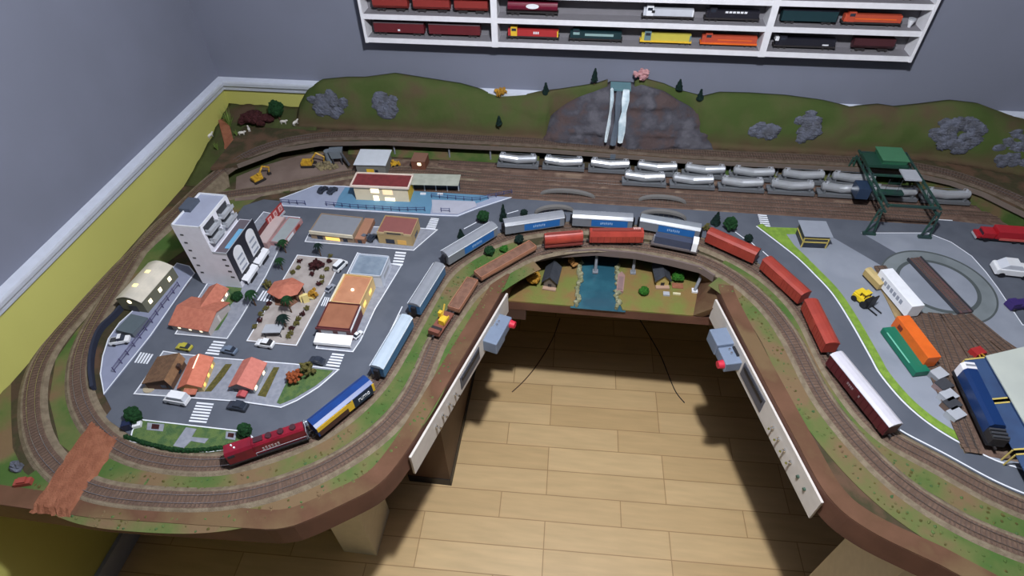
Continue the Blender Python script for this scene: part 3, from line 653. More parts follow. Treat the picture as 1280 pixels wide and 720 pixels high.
# ---- right side apron, turntable
apr = [(945, 284), (975, 285.5), (1010, 287), (1042, 299), (1102, 334), (1123, 319), (1076, 292), (1159, 292.5), (1188, 304), (1213.6, 321.5), (1231, 341), (1246, 361), (1277, 407.5), (1340, 408), (1420, 640), (1330, 602), (1280, 589), (1235, 573), (1175, 541), (1132.5, 508), (1100, 470.5), (1086, 446), (1063, 405), (1040, 369), (1018, 345), (993, 321)]
ap = tag(MB().prism(W(apr), T+.003, T+.0045).build('concrete_apron', CONC), 'large grey concrete apron around the turntable and shed', 'ground')
kerb = [(945, 284), (993, 321), (1018, 345), (1040, 369), (1063, 405), (1086, 446), (1100, 470.5), (1132.5, 508), (1175, 541), (1235, 573), (1280, 589), (1400, 630)]
curve_line(kerb, .004, .0045, ap); line([(1076, 292.5), (1159, 292.5), (1188, 304), (1213.6, 321.5), (1231, 341), (1246, 361), (1277, 407.5), (1340, 408)], .0026, .0045, par=ap)
kp = resample(spline(W(kerb), .01), .01); gk = offset(kp, .020)
i1 = nearest(kp, P(1215, 565)); MB().ring(kp[:i1], .004, .026, T+.0044, T+.0062).build('grass_strip', G3, ap)
MB().prism(W([(951, 285), (1005, 287), (1008, 294), (982, 294), (992, 308), (1010, 325), (1022, 344), (1016, 341), (994, 320)]), T+.0044, T+.0056).build('grass_strip', G3, ap)
tt = thing('turntable', 'round sunken railway turntable with a dark rusty bridge across it', 'turntable', (1.0945, 1.398, T+.0045), atan2(1.2914-1.5107, 1.1265-1.0633))
MB().cyl((0, 0, 0), (0, 0, .0006), .157, n=72).build('pit_floor', mat('pit_grey', (122, 130, 134), .8, c2=(110, 118, 122), scale=10), tt)
def ringc(r0, r1, z0, z1, n=72):
    m = MB(); m.ring([Vector((cos(2*pi*i/n)*r0, sin(2*pi*i/n)*r0)) for i in range(n)], 0, r0-r1, z0, z1, True); return m
ringc(.158, .153, 0, .0016).build('pit_rim', mat('rim_dark', (74, 82, 84), .8), tt); ringc(.115, .104, .0005, .0014).build('inner_ring', MATS['rim_dark'], tt)
MB().cyl((0, 0, .0005), (0, 0, .0012), .104, n=64).build('inner_floor', CONC, tt)
bd = MB().b0(-.118, .118, -.021, .021, .0022, .008).build('bridge_deck', mat('rusty_deck', (74, 62, 66), .8, c2=(96, 64, 66), scale=60), tt)
for s_ in (-1, 1): MB().b0(-.118, .118, s_*.0215-.0015, s_*.0215+.0015, .002, .012).build('girder', DGREY, tt)
for s_ in (-1, 1): MB().b0(-.118, .118, s_*.0095-.0008, s_*.00825+.0008, .008, .0098).build('rail', RAIL, tt)
sm = MB()
for i in range(26): sm.b0(-.115+i*.0088, -.1115+i*.0088, -.015, .015, .0078, .0088)
sm.build('sleepers', SLEEP, tt)
# fan of stall tracks
fan = [((1152, 395), (1163, 430), (1180, 480), (1215, 570)), ((1166, 395), (1186, 440), (1206, 490), (1240, 560)), ((1180, 396), (1205, 430), (1240, 490), (1275, 560)), ((1196, 397), (1224, 428), (1262, 470), (1300, 520)), ((1206, 397), (1240, 425), (1275, 455), (1320, 500))]
for i, f_ in enumerate(fan):
    p = resample(spline(W(f_), .01), .01); track('railway_track', ['stall track nearest the orange boxcar beyond the turntable', 'stall track that the blue locomotive stands on', 'middle stall track running under the roundhouse roof', 'stall track ending at the red machine by the roundhouse', 'outermost stall track on the right of the turntable fan'][i], [q+Vector((0, 0, .004)) for q in p], wb=.04, gauge=.018)
MB().prism(W([(1148, 395), (1212, 397), (1290, 450), (1330, 520), (1330, 590), (1225, 570), (1175, 480)]), T+.0044, T+.0049).build('yard_dirt', MUD, ap)
# yard tracks
def ypath(y, x0, x1): return [Vector((x0+(x1-x0)*i/60, y, T+.001)) for i in range(61)]
mat('yard_bed', (112, 90, 80), .95, c2=(96, 78, 70), scale=30, bump=.5, spec=.1)
YT1, YT2 = 1.892, 1.822
for y, x0_, x1_, lb in ((YT1, -.55, 1.40, 'rear yard track holding the back row of silver tank wagons'), (YT2, -.45, 1.45, 'yard track holding the front row of silver tank wagons'), (1.768, -.75, 1.50, 'empty yard track just in front of the silver tank wagons'), (1.722, -.70, 1.20, 'empty yard track nearest the grey road')):
    track('railway_track', lb, ypath(y, x0_, x1_), wb=.054, bm=MUD, dm=MATS['yard_bed'])
for px, py, lb in ((1222, 255, 'rusty buffer stop at the end of the rear yard track'), (1255, 275, 'dark buffer stop at the yard end beside the red truck')):
    b = P(px, py); t = thing('buffer_stop', lb, 'buffer stop', (b.x, b.y, T+.006)); MB().b0(-.006, .006, -.014, .014, .012, .022).build('beam', MAROON, t)
    for s_ in (-1, 1): MB().b0(-.008, .008, s_*.009-.002, s_*.009+.002, 0, .013).build('post', SLEEP, t)
# red dirt crossing
cr = MB(); A = W([(117, 524), (153, 550), (87, 648), (37, 641)]); n_ = 14; vs_ = []; fs_ = []
for i in range(n_+1):
    for j in range(n_+1):
        q = A[0].lerp(A[1], j/n_).lerp(A[3].lerp(A[2], j/n_), i/n_); e = min(i, n_-i, j, n_-j)
        vs_.append((q.x+random.uniform(-.003, .003), q.y+random.uniform(-.003, .003), T+(.0012 if e == 0 else .0125+random.uniform(-.0008, .0008))))
fs_ = [(i*(n_+1)+j, (i+1)*(n_+1)+j, (i+1)*(n_+1)+j+1, i*(n_+1)+j+1) for i in range(n_) for j in range(n_)]
tag(MB().add(vs_, fs_).build('dirt_crossing', REDEARTH), 'broad reddish dirt crossing over both tracks at the front left corner', 'crossing')
# ================================================================ town buildings
# white tower: tall block plus podium
hT, hPd = .236, .140
loc, rz, tw, td = frame3((214, 282.5), (250, 285.8), (248, 242), hT)
t = thing('apartment_tower', 'tall white apartment tower with grey balconies and black arched front', 'building', loc, rz)
MB().b0(-tw/2, tw/2, -td/2, td/2, .006, hT-.002).build('tower_walls', PALE, t)
rf = MB().b0(-tw/2+.002, tw/2-.002, -td/2+.002, td/2-.002, hT-.002, hT).build('roof', mat('roof_lilac', (150, 156, 176), .8), t)
p = MB()
for a in ((-tw/2, tw/2, -td/2, -td/2+.003), (-tw/2, tw/2, td/2-.003, td/2), (tw/2-.003, tw/2, -td/2, td/2), (-tw/2, -tw/2+.003, -td/2, -td*.08), (-tw/2, -tw/2+.003, td*.28, td/2)): p.b0(*a, hT-.001, hT+.005)
p.build('parapet', WHITE, t)
MB().b0(-tw/2-.012, -tw/2+.022, -td*.08, td*.27, hT-.03, hT+.012).build('stair_housing', mat('housing_slate', (74, 82, 96), .7), t)
for side in (-.26, .22):
    for lv in (hT-.020, hT-.052):
        b = MB(); b.b0(tw/2, tw/2+.018, side*td-.030, side*td+.032, lv-.010, lv-.006); b.b0(tw/2+.0165, tw/2+.018, side*td-.030, side*td+.032, lv-.006, lv+.002)
        b.b0(tw/2, tw/2+.018, side*td-.024, side*td-.0225, lv-.005, lv+.004).b0(tw/2, tw/2+.014, side*td+.0245, side*td+.026, lv-.005, lv+.004)
        bo = b.build('balcony', LGREY, t); MB().b0(tw/2-.0004, tw/2+.001, side*td-.026, side*td+.028, lv-.005, lv+.015).build('window', DGREY, bo)
pw = .044
pod = MB().b0(tw/2, tw/2+pw, -td/2, td/2+.01, .006, hPd).build('podium', PALE, t)
MB().b0(tw/2+.003, tw/2+pw-.003, -td/2+.003, td/2+.007, hPd, hPd+.001).build('podium_roof', mat('podium_roof', (96, 88, 96), .8), t)
MB().b0(tw/2+pw-.020, tw/2+pw-.006, -td*.33, td*.25, hPd+.001, hPd+.003).build('pool', mat('pool_blue', (110, 168, 206), .3), t)
MB().b0(tw/2, tw/2+pw+.001, -td/2-.0005, -td/2+.0018, hPd-.001, hPd+.008).b0(tw/2+pw-.002, tw/2+pw, -td/2, td/2+.01, hPd-.001, hPd+.006).build('podium_parapet', LGREY, t)
for i in range(6):
    z = hT-.03-i*.03
    MB().b0(-tw/2+.014, -tw/2+.024, -td/2-.0008, -td/2+.0004, z-.003, z+.002).build('window', DGREY, t)
for i in range(4):
    z = hPd-.02-i*.024; MB().b0(tw/2+pw-.022, tw/2+pw-.010, -td/2-.0008, -td/2+.0004, z-.003, z+.003).build('window', DGREY, t)
xf = tw/2+pw
fac = MB().b0(xf, xf+.002, -td/2, td/2+.01, .03, hPd+.005).build('black_facade', mat('facade_black', (34, 34, 46), .5), t)
def arch(y0_, y1_, z0_, z1_):
    r = (y1_-y0_)/2; pr = [(y0_, z0_), (y1_, z0_)]+[((y0_+y1_)/2+r*cos(a*pi/10), z1_-r+r*sin(a*pi/10)) for a in range(11)]
    return pr
yc = .005
for s_ in (-1, 1):
    c = yc+s_*td*.25; a = MB().ext(arch(c-td*.15, c+td*.15, .045, hPd-.004), xf+.0018, xf+.0032).build('arched_window', WHITE, t)
    for k in range(3): MB().b0(xf+.003, xf+.004, c-td*.10, c+td*.10, .052+k*.021, .059+k*.021).build('pane', mat('pane_grey', (150, 156, 172), .4), a)
    MB().b0(xf+.003, xf+.0045, c-.012, c+.016, .028, .045).build('door', BLACK, t)
for s_ in (-1, 1):
    c = yc+s_*td*.25; a = MB(); a.box(xf+.010, c, .030, .022, td*.46, .002, Matrix.Rotation(radians(18), 3, 'Y')); a.box(xf+.019, c, .022, .002, td*.46, .012); a.build('awning', WHITE, t)
MB().b0(xf+.019, xf+.0205, yc-td*.40, yc-td*.12, .006, .018).b0(xf+.019, xf+.0205, yc+td*.14, yc+td*.40, .006, .018).build('display_window', BLACK, t)
# theatre with tall red sign behind the tower
loc, rz, w_, d_ = frame3((323, 303), (333, 304), (317, 267), .030)
t = thing('cinema_building', 'narrow building with pale pink roof and dark red side, behind the tower', 'building', loc, rz)
MB().b0(-w_/2-.012, w_/2, -d_/2, d_/2, .006, .028).build('walls', mat('cinema_wall', (170, 140, 138), .8), t); MB().b0(-w_/2-.010, w_/2-.002, -d_/2+.002, d_/2-.002, .028, .030).build('roof', mat('pink_roof', (190, 172, 170), .8), t)
MB().b0(-w_/2-.0150, -w_/2-.0125, -d_/2, d_/2, .02, .044).use(DRED).b0(-w_/2-.0135, -w_/2-.0105, -d_/2-.001, d_/2, .02, .042).build('side_board', DRED, t)
A, B = P(338, 289), P(356.5, 268)
d = (B-A); t = thing('red_sign_wall', 'red roadside sign wall with three white letter panels', 'sign', ((A.x+B.x)/2, (A.y+B.y)/2, T), atan2(d.y, d.x)); Ls_ = d.length
MB().b0(-Ls_/2, Ls_/2, -.002, .002, .006, .052).build('board', mat('sign_red', (156, 50, 50), .6), t)
MB().b0(-Ls_/2, Ls_/2, -.005, .0, .010, .018).build('ledge', LGREY, t)
for i in range(3):
    x = -Ls_/2+Ls_*(i+.5)/3; pn = MB().b0(x-.0095, x+.0095, -.0034, -.0018, .028, .049).build('letter_panel', mat('sign_pink', (206, 168, 168), .6), t)
    m = MB(); text_mb(m, 'B', .018, Matrix.Translation((x, -.0038, .0385)) @ Matrix.Rotation(pi/2, 4, 'X')); m.build('letter', mat('sign_letter', (150, 60, 60), .6), pn)
# low market shop beside sign
t, w_, d_ = flat_building('corner_shop', 'low shop with grey roof and red and white front facing the street', (337, 302), (354, 304.5), (358, 271), .022, mat('pink_wall', (176, 130, 132), .7), mat('shop_roof', (150, 158, 160), .8), par_h=.002, wl=[('r', -.02, .014, .04, .012, WHITE), ('r', .03, .014, .03, .012, RED), ('f', 0, .012, .02, .010, DGREY)])
# barrel roofed warehouse
hw_ = .062
a0, a1, a2 = P(142, 371, hw_), P(174, 375.5, hw_), P(179, 325, hw_)
ux = a1-a0; wW = ux.length; ux.normalize(); uy = Vector((-ux.y, ux.x, 0)); dW = (a2-a0).dot(uy); c = a0+ux*wW/2+uy*dW/2
wh = thing('barrel_warehouse', 'olive grey warehouse with a cream barrel roof and three lit windows', 'building', (c.x, c.y, T), atan2(ux.y, ux.x))
arc = [(-wW/2+wW*i/12, hw_-.010+.016*sin(pi*i/12)) for i in range(13)]
MB().ext([(-wW/2, .006)]+[(x, z-.002) for x, z in arc]+[(wW/2, .006)], -dW/2+.002, dW/2-.002, 'y').build('walls', mat('olive_wall', (104, 104, 88), .8), wh)
MB().ext([(x*1.03, z) for x, z in arc]+[(x*1.03, z-.0018) for x, z in arc[::-1]], -dW/2, dW/2, 'y').build('barrel_roof', mat('cream_roof', (214, 206, 190), .6, c2=(196, 190, 176), scale=20), wh)
for y, z in ((-.03, 0), (.03, 0)): MB().b0(-.010, .004, y-.006, y+.006, hw_+.0052, hw_+.0066).build('lit_skylight', mat('skylight', (255, 236, 160), .5, emit=.7), wh)
for y in (-dW*.32, -dW*.02, dW*.28): MB().b0(wW/2-.0004, wW/2+.0012, y-.006, y+.006, .022, .036).build('window', LIT, wh)
MB().cyl((0, -dW/2+.0025, .046), (0, -dW/2+.0008, .046), .007, n=14).build('gable_window', LIT, wh)
MB().b0(-.014, .014, -dW/2+.0005, -dW/2+.0025, .006, .03).build('door', DGREY, wh)
flat_building('shed_annex', 'small slate grey flat shed at the front end of the warehouse', (144, 412), (165, 417), (155, 390), .026, mat('slate_wall', (92, 100, 108), .8), mat('slate_roof', (84, 96, 104), .8), 0, wl=[('f', 0, .014, .016, .014, DGREY)])
# navy retaining wall
rw_ = resample(spline(W([(119, 488), (116, 462), (119, 436), (128, 414), (146, 396), (176, 362)]), .01), .01)
tag(MB().ring(rw_, .004, -.004, T+.0005, T+.02).build('retaining_wall', mat('navy_wall', (36, 42, 62), .8)), 'low curved navy blue wall between the loop track and warehouse strip', 'wall')
# L-shaped orange house
zr, ze = .052, .034
L1 = gable('l_shaped_house', 'long l-shaped house with orange tiled roof and white gable', (270.5, 389.5), (221, 381.5), (257, 414), None, .052, .030, .030, mat('house_wall', (170, 162, 160), .8), TILE, wl=[('l', -.035, .02, .008, .007, LIT), ('l', 0, .02, .008, .007, LIT), ('l', .035, .02, .008, .007, LIT), ('f', 0, .022, .007, .024, LIT)])[0]
L1.children[0].data.materials[0] = mat('house_white', (206, 200, 198), .7)
root = L1
r0, r1 = P(247, 388, .048), P(271, 354, .048); inv = Matrix.Rotation(-root.rotation_euler.z, 4, 'Z') @ Matrix.Translation(-Vector(root.location))
q0, q1 = inv @ r0, inv @ r1; dd = (q1-q0); Lw = dd.length; an = atan2(dd.y, dd.x)
def wing(mb, prof_, e0, e1):
    n_ = len(prof_); M_ = Matrix.Translation((q0.x, q0.y, 0)) @ Matrix.Rotation(an, 4, 'Z'); vs = [M_ @ Vector((e, a, z-0)) for e in (e0, e1) for a, z in prof_]
    return mb.add(vs, [tuple(range(n_))[::-1], tuple(range(n_, 2*n_))]+[(i, (i+1) % n_, n_+(i+1) % n_, n_+i) for i in range(n_)])
hwg = .032
wing(MB(), [(-hwg+.004, .006), (-hwg+.004, .028), (0, .045), (hwg-.004, .028), (hwg-.004, .006)], 0, Lw-.004).build('wing_walls', MATS['house_wall'], root)
wing(MB(), [(0, .0455), (-hwg, .0275), (-hwg, .030), (0, .048), (hwg, .030), (hwg, .0275)], -.01, Lw).build('wing_roof', TILE, root)
for e in (Lw*.35, Lw*.62, Lw*.85): m = MB(); M_ = Matrix.Translation((q0.x, q0.y, 0)) @ Matrix.Rotation(an, 4, 'Z'); m.add([M_ @ Vector(v) for v in ((e-.005, -hwg+.0028, .014), (e+.005, -hwg+.0028, .014), (e+.005, -hwg+.0028, .024), (e-.005, -hwg+.0028, .024), (e-.005, -hwg+.0042, .014), (e+.005, -hwg+.0042, .014), (e+.005, -hwg+.0042, .024), (e-.005, -hwg+.0042, .024))], [(0, 1, 2, 3), (7, 6, 5, 4), (0, 4, 5, 1), (1, 5, 6, 2), (2, 6, 7, 3), (3, 7, 4, 0)]); m.build('window', LIT, root)
MB().b0(-.024, .024, -.108, -.1065, .01, .03).build('x') if False else None
pg = P(271, 404); t = thing('gabled_porch', 'white gabled entrance porch with lit door on the l-shaped house', 'porch', (pg.x, pg.y, T+.006), root.rotation_euler.z-pi/2) if False else None
patch([(284, 360), (303, 362), (300, 372), (289, 383), (285, 396), (274, 414), (266, 416), (272, 398), (270, 383)], G4, None).name = 'front_yard'
tag(bpy.data.objects['front_yard'], 'dull green front yard beside the l-shaped orange house', 'lawn')
# row houses
hb, Lh, wl_, wr_ = gable('brown_house', 'brown gabled house with a wide dark roof at the block corner', (205, 475), (224, 441), (183.6, 468), (212, 484), .055, .036, .030, mat('brown_wall', (92, 66, 52), .8), ROOFB_SHADE, ROOFB_LIT, wl=[('f', -.018, .02, .014, .012, GLASS), ('f', -.002, .016, .008, .019, DGREY), ('r', .01, .018, .012, .01, GLASS)])
MB().b0(.008, .016, .002, .012, .042, .052).build('chimney', mat('chimney_dark', (60, 42, 36), .8), hb)
hc, Lh, wl_, wr_ = gable('orange_house', 'orange roofed house with painted ridge highlight beside the brown house', (233, 480), (249, 442), None, (251, 487.5), .048, .03, .03, mat('yellowish_wall', (196, 172, 120), .7), mat('orange_tile', (198, 116, 92), .7, c2=(188, 106, 82), scale=90), wl=[('f', .006, .014, .016, .012, GLASS), ('r', -.03, .016, .01, .01, LITY), ('r', .0, .016, .01, .01, LITY), ('r', .03, .016, .01, .01, LITY)])
MB().b0(-.0012, .0012, .0, Lh/2-.003, .0475, .0495).build('ridge_highlight', mat('highlight_glow', (255, 220, 190), .5, emit=.8), hc)  # emissive strip paints a bright highlight along the ridge
MB().ext([(-.016, .018), (.016, .018), (.016, .020), (-.016, .024)], -Lh/2-.014, -Lh/2+.004, 'y').build('porch_roof', TILE, hc)
hd, Lh, wl_, wr_ = gable('salmon_house', 'salmon roofed house with small red porch, nearest the corner lawn', (295.7, 480), (314.4, 446), (284, 485.5), (316, 487.6), .050, .032, .03, mat('grey_wall', (140, 146, 150), .8), TILE2, wl=[('f', -.016, .014, .014, .014, BLACK), ('r', -.028, .016, .012, .010, LIT), ('r', .02, .016, .010, .010, LIT), ('f', .018, .016, .010, .010, GLASS)])
MB().ext([(-.006, .014), (.018, .014), (.018, .018), (.006, .023), (-.006, .018)], -Lh/2-.016, -Lh/2+.002, 'y').build('porch', mat('porch_red', (176, 76, 80), .7), hd)
b = P(188, 487); tag(MB().cyl((b.x, b.y, T+.0062), (b.x, b.y, T+.009), .016, .015, 16).build('patio_disc', mat('patio_beige', (170, 158, 134), .8)), 'round beige patio disc in front of the brown house', 'patio')
# plaza: gazebo, kiosk roofs
gz = P(362, 372); t = thing('gazebo', 'open gazebo with a low terracotta hip roof in the plaza', 'gazebo', (gz.x, gz.y, T+.006), .2)
R_ = .055; hx = [(cos(pi*i/3+.3)*R_, sin(pi*i/3+.3)*R_*.82) for i in range(6)]
vs = [(x, y, .034) for x, y in hx]+[(x, y, .036) for x, y in hx]+[(0, 0, .05)]
MB().add(vs, [tuple(range(6))]+[(i, (i+1) % 6, 6+(i+1) % 6, 6+i) for i in range(6)]+[(6+i, 6+(i+1) % 6, 12) for i in range(6)]).build('roof', TILE, t)
for x, y in hx: MB().cyl((x*.85, y*.85, 0), (x*.85, y*.85, .034), .002, n=8).build('post', SLEEP, t)
MB().cyl((0, 0, 0), (0, 0, .003), .048, n=6).build('floor_slab', mat('gazebo_floor', (120, 84, 66), .8), t)
b = P(386, 376); t = thing('play_slide', 'pale yellow play slide in the middle of the plaza', 'slide', (b.x, b.y, T+.006), .5)
MB().ext([(-.022, 0), (-.022, .018), (-.010, .022), (.0, .022), (.018, .003), (.02, 0), (.014, 0), (-.004, .016), (-.016, .014), (-.018, 0)], -.007, .007, 'y').build('chute', mat('pale_yellow', (226, 208, 140), .6), t)
MB().b0(-.014, .004, -.012, -.008, 0, .03).build('tower_panel', mat('pale_yellow', (226, 208, 140)), t)
b = P(342, 413, .02); t = thing('bus_shelter', 'small bus shelter with light grey slanted roof at the plaza front', 'shelter', (b.x, b.y, T+.006), radians(8))
rr = Matrix.Rotation(radians(-8), 3, 'X'); MB().box(0, 0, .022, .052, .036, .002, rr).build('roof', LGREY, t)
for x in (-.022, .022):
    for y in (-.014, .014): MB().b0(x-.001, x+.001, y-.001, y+.001, 0, .021).build('post', DGREY, t)
MB().b0(-.02, .02, .012, .0135, .002, .018).build('back_panel', DGREY, t)
# market hall: glass part, orange part, brown front
t, w_, d_ = flat_building('market_hall', 'long market hall with glowing orange roof section in the middle', (414, 378), (450, 382), (436.5, 344), .05, mat('warm_wall', (222, 190, 130), .6), mat('orange_roof', (184, 130, 98), .6, c2=(174, 120, 90), scale=30), par_h=.005, wl=[('r', -.03, .028, .02, .014, LITY), ('r', .02, .028, .02, .014, LITY)])
MB().cyl((0, 0, .049), (0, 0, .053), .005, .004, 12).build('roof_lamp', LIT, t)
MB().b0(-w_/2-.006, -w_/2-.001, -d_/2, d_/2, .006, .054).build('side_wall', CREAM, t)
flat_building('glass_roof_hall', 'rear hall of the market with grey blue roof and white parapet', (436.5, 343), (476, 346.5), (448, 318), .05, mat('white_wall', (206, 212, 224), .6), mat('blue_grey_roof', (128, 142, 156), .4, c2=(112, 126, 142), scale=40), par_h=.005, wl=[('r', 0, .03, .05, .014, LGREY)])
t, w_, d_ = flat_building('restaurant', 'maroon restaurant with brown roof and bright white front awning', (396, 409), (437, 412.5), (410, 378), .052, DRED, mat('restaurant_roof', (150, 98, 72), .7, c2=(138, 88, 64), scale=20), par_h=.004, wl=[('f', -.022, .036, .034, .012, LGREY), ('f', .022, .036, .024, .012, LGREY), ('f', 0, .016, .014, .02, GLASS)])
MB().b0(-w_/2-.004, w_/2+.002, -d_/2-.004, -d_/2+.0005, .046, .053).build('front_trim', DRED, t)
aw = MB(); aw.box(0, -d_/2-.016, .026, w_+.012, .030, .002, Matrix.Rotation(radians(14), 3, 'X')); aw.box(0, -d_/2-.0305, .019, w_+.012, .002, .010); aw.build('awning', mat('awning_white', (250, 250, 250), .6), t)
MB().box(w_/2+.001, 0, .045, .002, d_, .006).build('light_strip', WHITE, t)
# gas station / shops on the top block
t, w_, d_ = flat_building('lit_shop', 'wide low shop with grey roof and glowing yellow front', (387, 289), (441, 295), (395, 266), .037, mat('shop_tan', (150, 128, 104), .8), mat('shop_grey_roof', (128, 132, 140), .8), par_h=.002, wl=[('f', .0, .014, .05, .014, LITY), ('f', -.045, .014, .02, .014, GLASS), ('f', .045, .014, .016, .014, GLASS)])
MB().b0(-w_/2, w_/2, -d_/2-.005, -d_/2-.0005, .029, .041).build('fascia_board', CREAM, t)
flat_building('terracotta_annex', 'narrow annex with brownish orange roof beside the glowing shop', (443, 298), (455, 299), (455, 272), .026, mat('annex_wall', (140, 100, 78), .8), mat('annex_roof', (160, 116, 92), .8), par_h=0, wl=[('f', 0, .013, .014, .014, GLASS)])
t, w_, d_ = flat_building('tan_shop', 'tan shop with maroon roof and stepped cream front gable', (471, 291), (514, 295), (474, 269), .050, mat('tan_wall', (178, 152, 106), .7), mat('maroon_flat', (134, 82, 78), .7), par_h=.003, wl=[('f', -.018, .018, .03, .018, GLASS), ('f', .022, .018, .03, .018, mat('amber_window', (206, 160, 84), .4, emit=.15)), ('r', 0, .02, .03, .014, GLASS)])
MB().b0(-w_*.28, w_*.28, -d_/2-.001, -d_/2+.001, .048, .060).b0(-w_/2, w_/2, -d_/2-.001, -d_/2+.001, .046, .055).build('stepped_gable', mat('gable_tan', (196, 172, 130), .7), t)
MB().b0(-w_*.2, w_*.2, -d_/2-.0018, -d_/2-.0008, .050, .057).build('sign_board', mat('sign_dark', (84, 78, 70), .6), t)
# station
t, w_, d_ = flat_building('railway_station', 'lit cream railway station with maroon roof and cream eaves', (438.5, 232), (510, 235), (443, 216), .072, mat('station_wall', (228, 212, 182), .6), MAROON, par_h=0, over=.005, wl=[('f', -.022, .050, .03, .018, LIT), ('f', .024, .046, .036, .022, mat('dim_lit', (238, 214, 170), .5, emit=.5)), ('f', -.022, .018, .02, .022, LIT), ('f', .028, .016, .036, .014, LIT)])
e = MB()
for a in ((-w_/2-.003, w_/2+.003, -d_/2-.003, -d_/2+.002), (-w_/2-.003, w_/2+.003, d_/2-.002, d_/2+.003), (-w_/2-.003, -w_/2+.002, -d_/2, d_/2), (w_/2-.002, w_/2+.003, -d_/2, d_/2)): e.b0(*a, .067, .0745)
e.build('eaves', mat('eaves_cream', (232, 214, 200), .6), t)
MB().b0(w_/2-.0052, w_/2-.0038, -d_/2+.006, d_/2-.006, .006, .066).build('yellow_end_wall', YEL, t)
loc, rz, w2, d2 = frame3((511, 230.5), (573, 232), (514.5, 217), .055)
t = thing('platform_canopy', 'long open platform canopy with pale grey green roof beside the station', 'canopy', loc, rz)
MB().b0(-w2/2, w2/2, -d2/2, d2/2, .053, .0555).build('roof', mat('canopy_roof', (168, 172, 160), .7, c2=(156, 160, 148), scale=40), t)
for i in range(5):
    x = -w2/2+.006+(w2-.012)*i/4; MB().b0(x-.0016, x+.0016, -.006, -.003, .0062, .053).build('post', LGREY, t)
MB().b0(-w2/2+.004, w2/2-.002, .006, .009, .0062, .05).build('shade_sheet', mat('canopy_shadow', (52, 60, 72), .8), t)  # dark sheet painted in for the shade beneath the canopy
for x in (-.045, .018): MB().b0(x-.010, x+.010, -d2/2+.004, -d2/2+.012, .0062, .012).build('bench', WHITE, t)
t, w_, d_ = flat_building('goods_shed', 'small goods shed with a broad white sheet roof behind the station', (441.5, 205.5), (482, 206.5), (450, 186), .06, mat('goods_wall', (116, 116, 112), .8), mat('sheet_roof', (202, 208, 216), .5), par_h=0, over=.006, wl=[('f', -.004, .024, .028, .026, YEL), ('f', .02, .024, .012, .02, GLASS)])
t, w_, d_ = flat_building('signal_hut', 'tiny brown hut with one brightly lit window at the yard end', (513, 201), (531, 202), (516, 190), .045, mat('hut_wall', (112, 66, 48), .8), mat('hut_roof', (124, 88, 72), .8), par_h=0, over=.001, wl=[('f', .004, .031, .013, .011, mat('hut_light', (255, 238, 200), .5, emit=2.5))])
# right side shed
t, w_, d_ = flat_building('track_shed', 'small shed with grey flat roof and yellow framed front on the apron', (1006, 295), (1042, 296.5), (1003, 275), .058, DGREY, mat('shed_roof', (140, 146, 158), .7), par_h=0, over=.006)
W_, D_ = w_-.012, d_-.012
yf = mat('frame_yellow', (196, 176, 96), .6)
for a in ((-W_/2-.0015, -W_/2+.002), (W_/2-.002, W_/2+.0015)): MB().b0(*a, -D_/2-.0015, -D_/2+.002, .006, .046).build('corner_post', yf, t)
MB().b0(-W_/2, W_/2, -D_/2-.0015, -D_/2+.001, .027, .031).b0(-W_/2, W_/2, -D_/2-.0015, -D_/2+.001, .042, .045).b0(-W_/2-.0015, -W_/2+.001, -D_/2, D_/2, .027, .031).build('frame_rail', yf, t)
MB().b0(-W_/2+.006, W_/2-.006, -D_/2-.0008, -D_/2+.0004, .008, .025).build('window', GLASS, t)
# roundhouse
hr_ = .075
A, B, D = P(1232.5, 444.5, hr_), P(1345, 640, hr_), P(1400, 405, hr_)
t = thing('roundhouse', 'blue walled locomotive shed with a wide pale grey roof, cut by the frame edge', 'building', (A.x, A.y, T))
a2, b2, d2_ = Vector((0, 0, 0)), B-A, D-A
MB().prism([a2, b2, b2+d2_, d2_], hr_-.003, hr_).build('roof', mat('shed_pale_roof', (186, 192, 184), .7, c2=(176, 182, 176), scale=6), t)
bl = mat('shed_blue', (40, 66, 104), .6, c2=(34, 56, 92), scale=20); n1 = Vector((b2.x, b2.y)).normalized(); outn = Vector((n1.y, -n1.x)); 
if outn.dot(Vector((d2_.x, d2_.y))) > 0: outn = -outn
for i, (u0, u1) in enumerate(((.0, .30), (.33, .63), (.66, .98))):
    c0, c1 = b2*u0, b2*u1; m = MB(); q = [(c0.x, c0.y), (c1.x, c1.y), (c1.x-outn.x*.003, c1.y-outn.y*.003), (c0.x-outn.x*.003, c0.y-outn.y*.003)]; m.prism(q, .006, hr_-.004); m.build('wall_panel', bl, t)
    z0_, z1_ = .055, hr_-.003
    # sloping blue canopy panel in front of each bay
    o0 = Vector((outn.x, outn.y, 0))*.040; m = MB(); p0, p1 = Vector((c0.x, c0.y, .066)), Vector((c1.x, c1.y, .066)); p2, p3 = Vector((c1.x, c1.y, .052))+o0, Vector((c0.x, c0.y, .052))+o0; dn = Vector((0, 0, -.002))
    m.add([p0, p1, p2, p3, p0+dn, p1+dn, p2+dn, p3+dn], [(0, 1, 2, 3), (7, 6, 5, 4), (0, 4, 5, 1), (1, 5, 6, 2), (2, 6, 7, 3), (3, 7, 4, 0)]) ; m.build('blue_canopy', bl, t)
    for e0, e1 in ((p0, p3), (p1, p2)): MB().cyl(e0+Vector((0, 0, .001)), e1+Vector((0, 0, .001)), .0022, n=6).build('yellow_beam', yf, t); 
    for e in (p2, p3): MB().cyl((e.x, e.y, .005), e+dn, .002, n=6).build('post', yf, t)
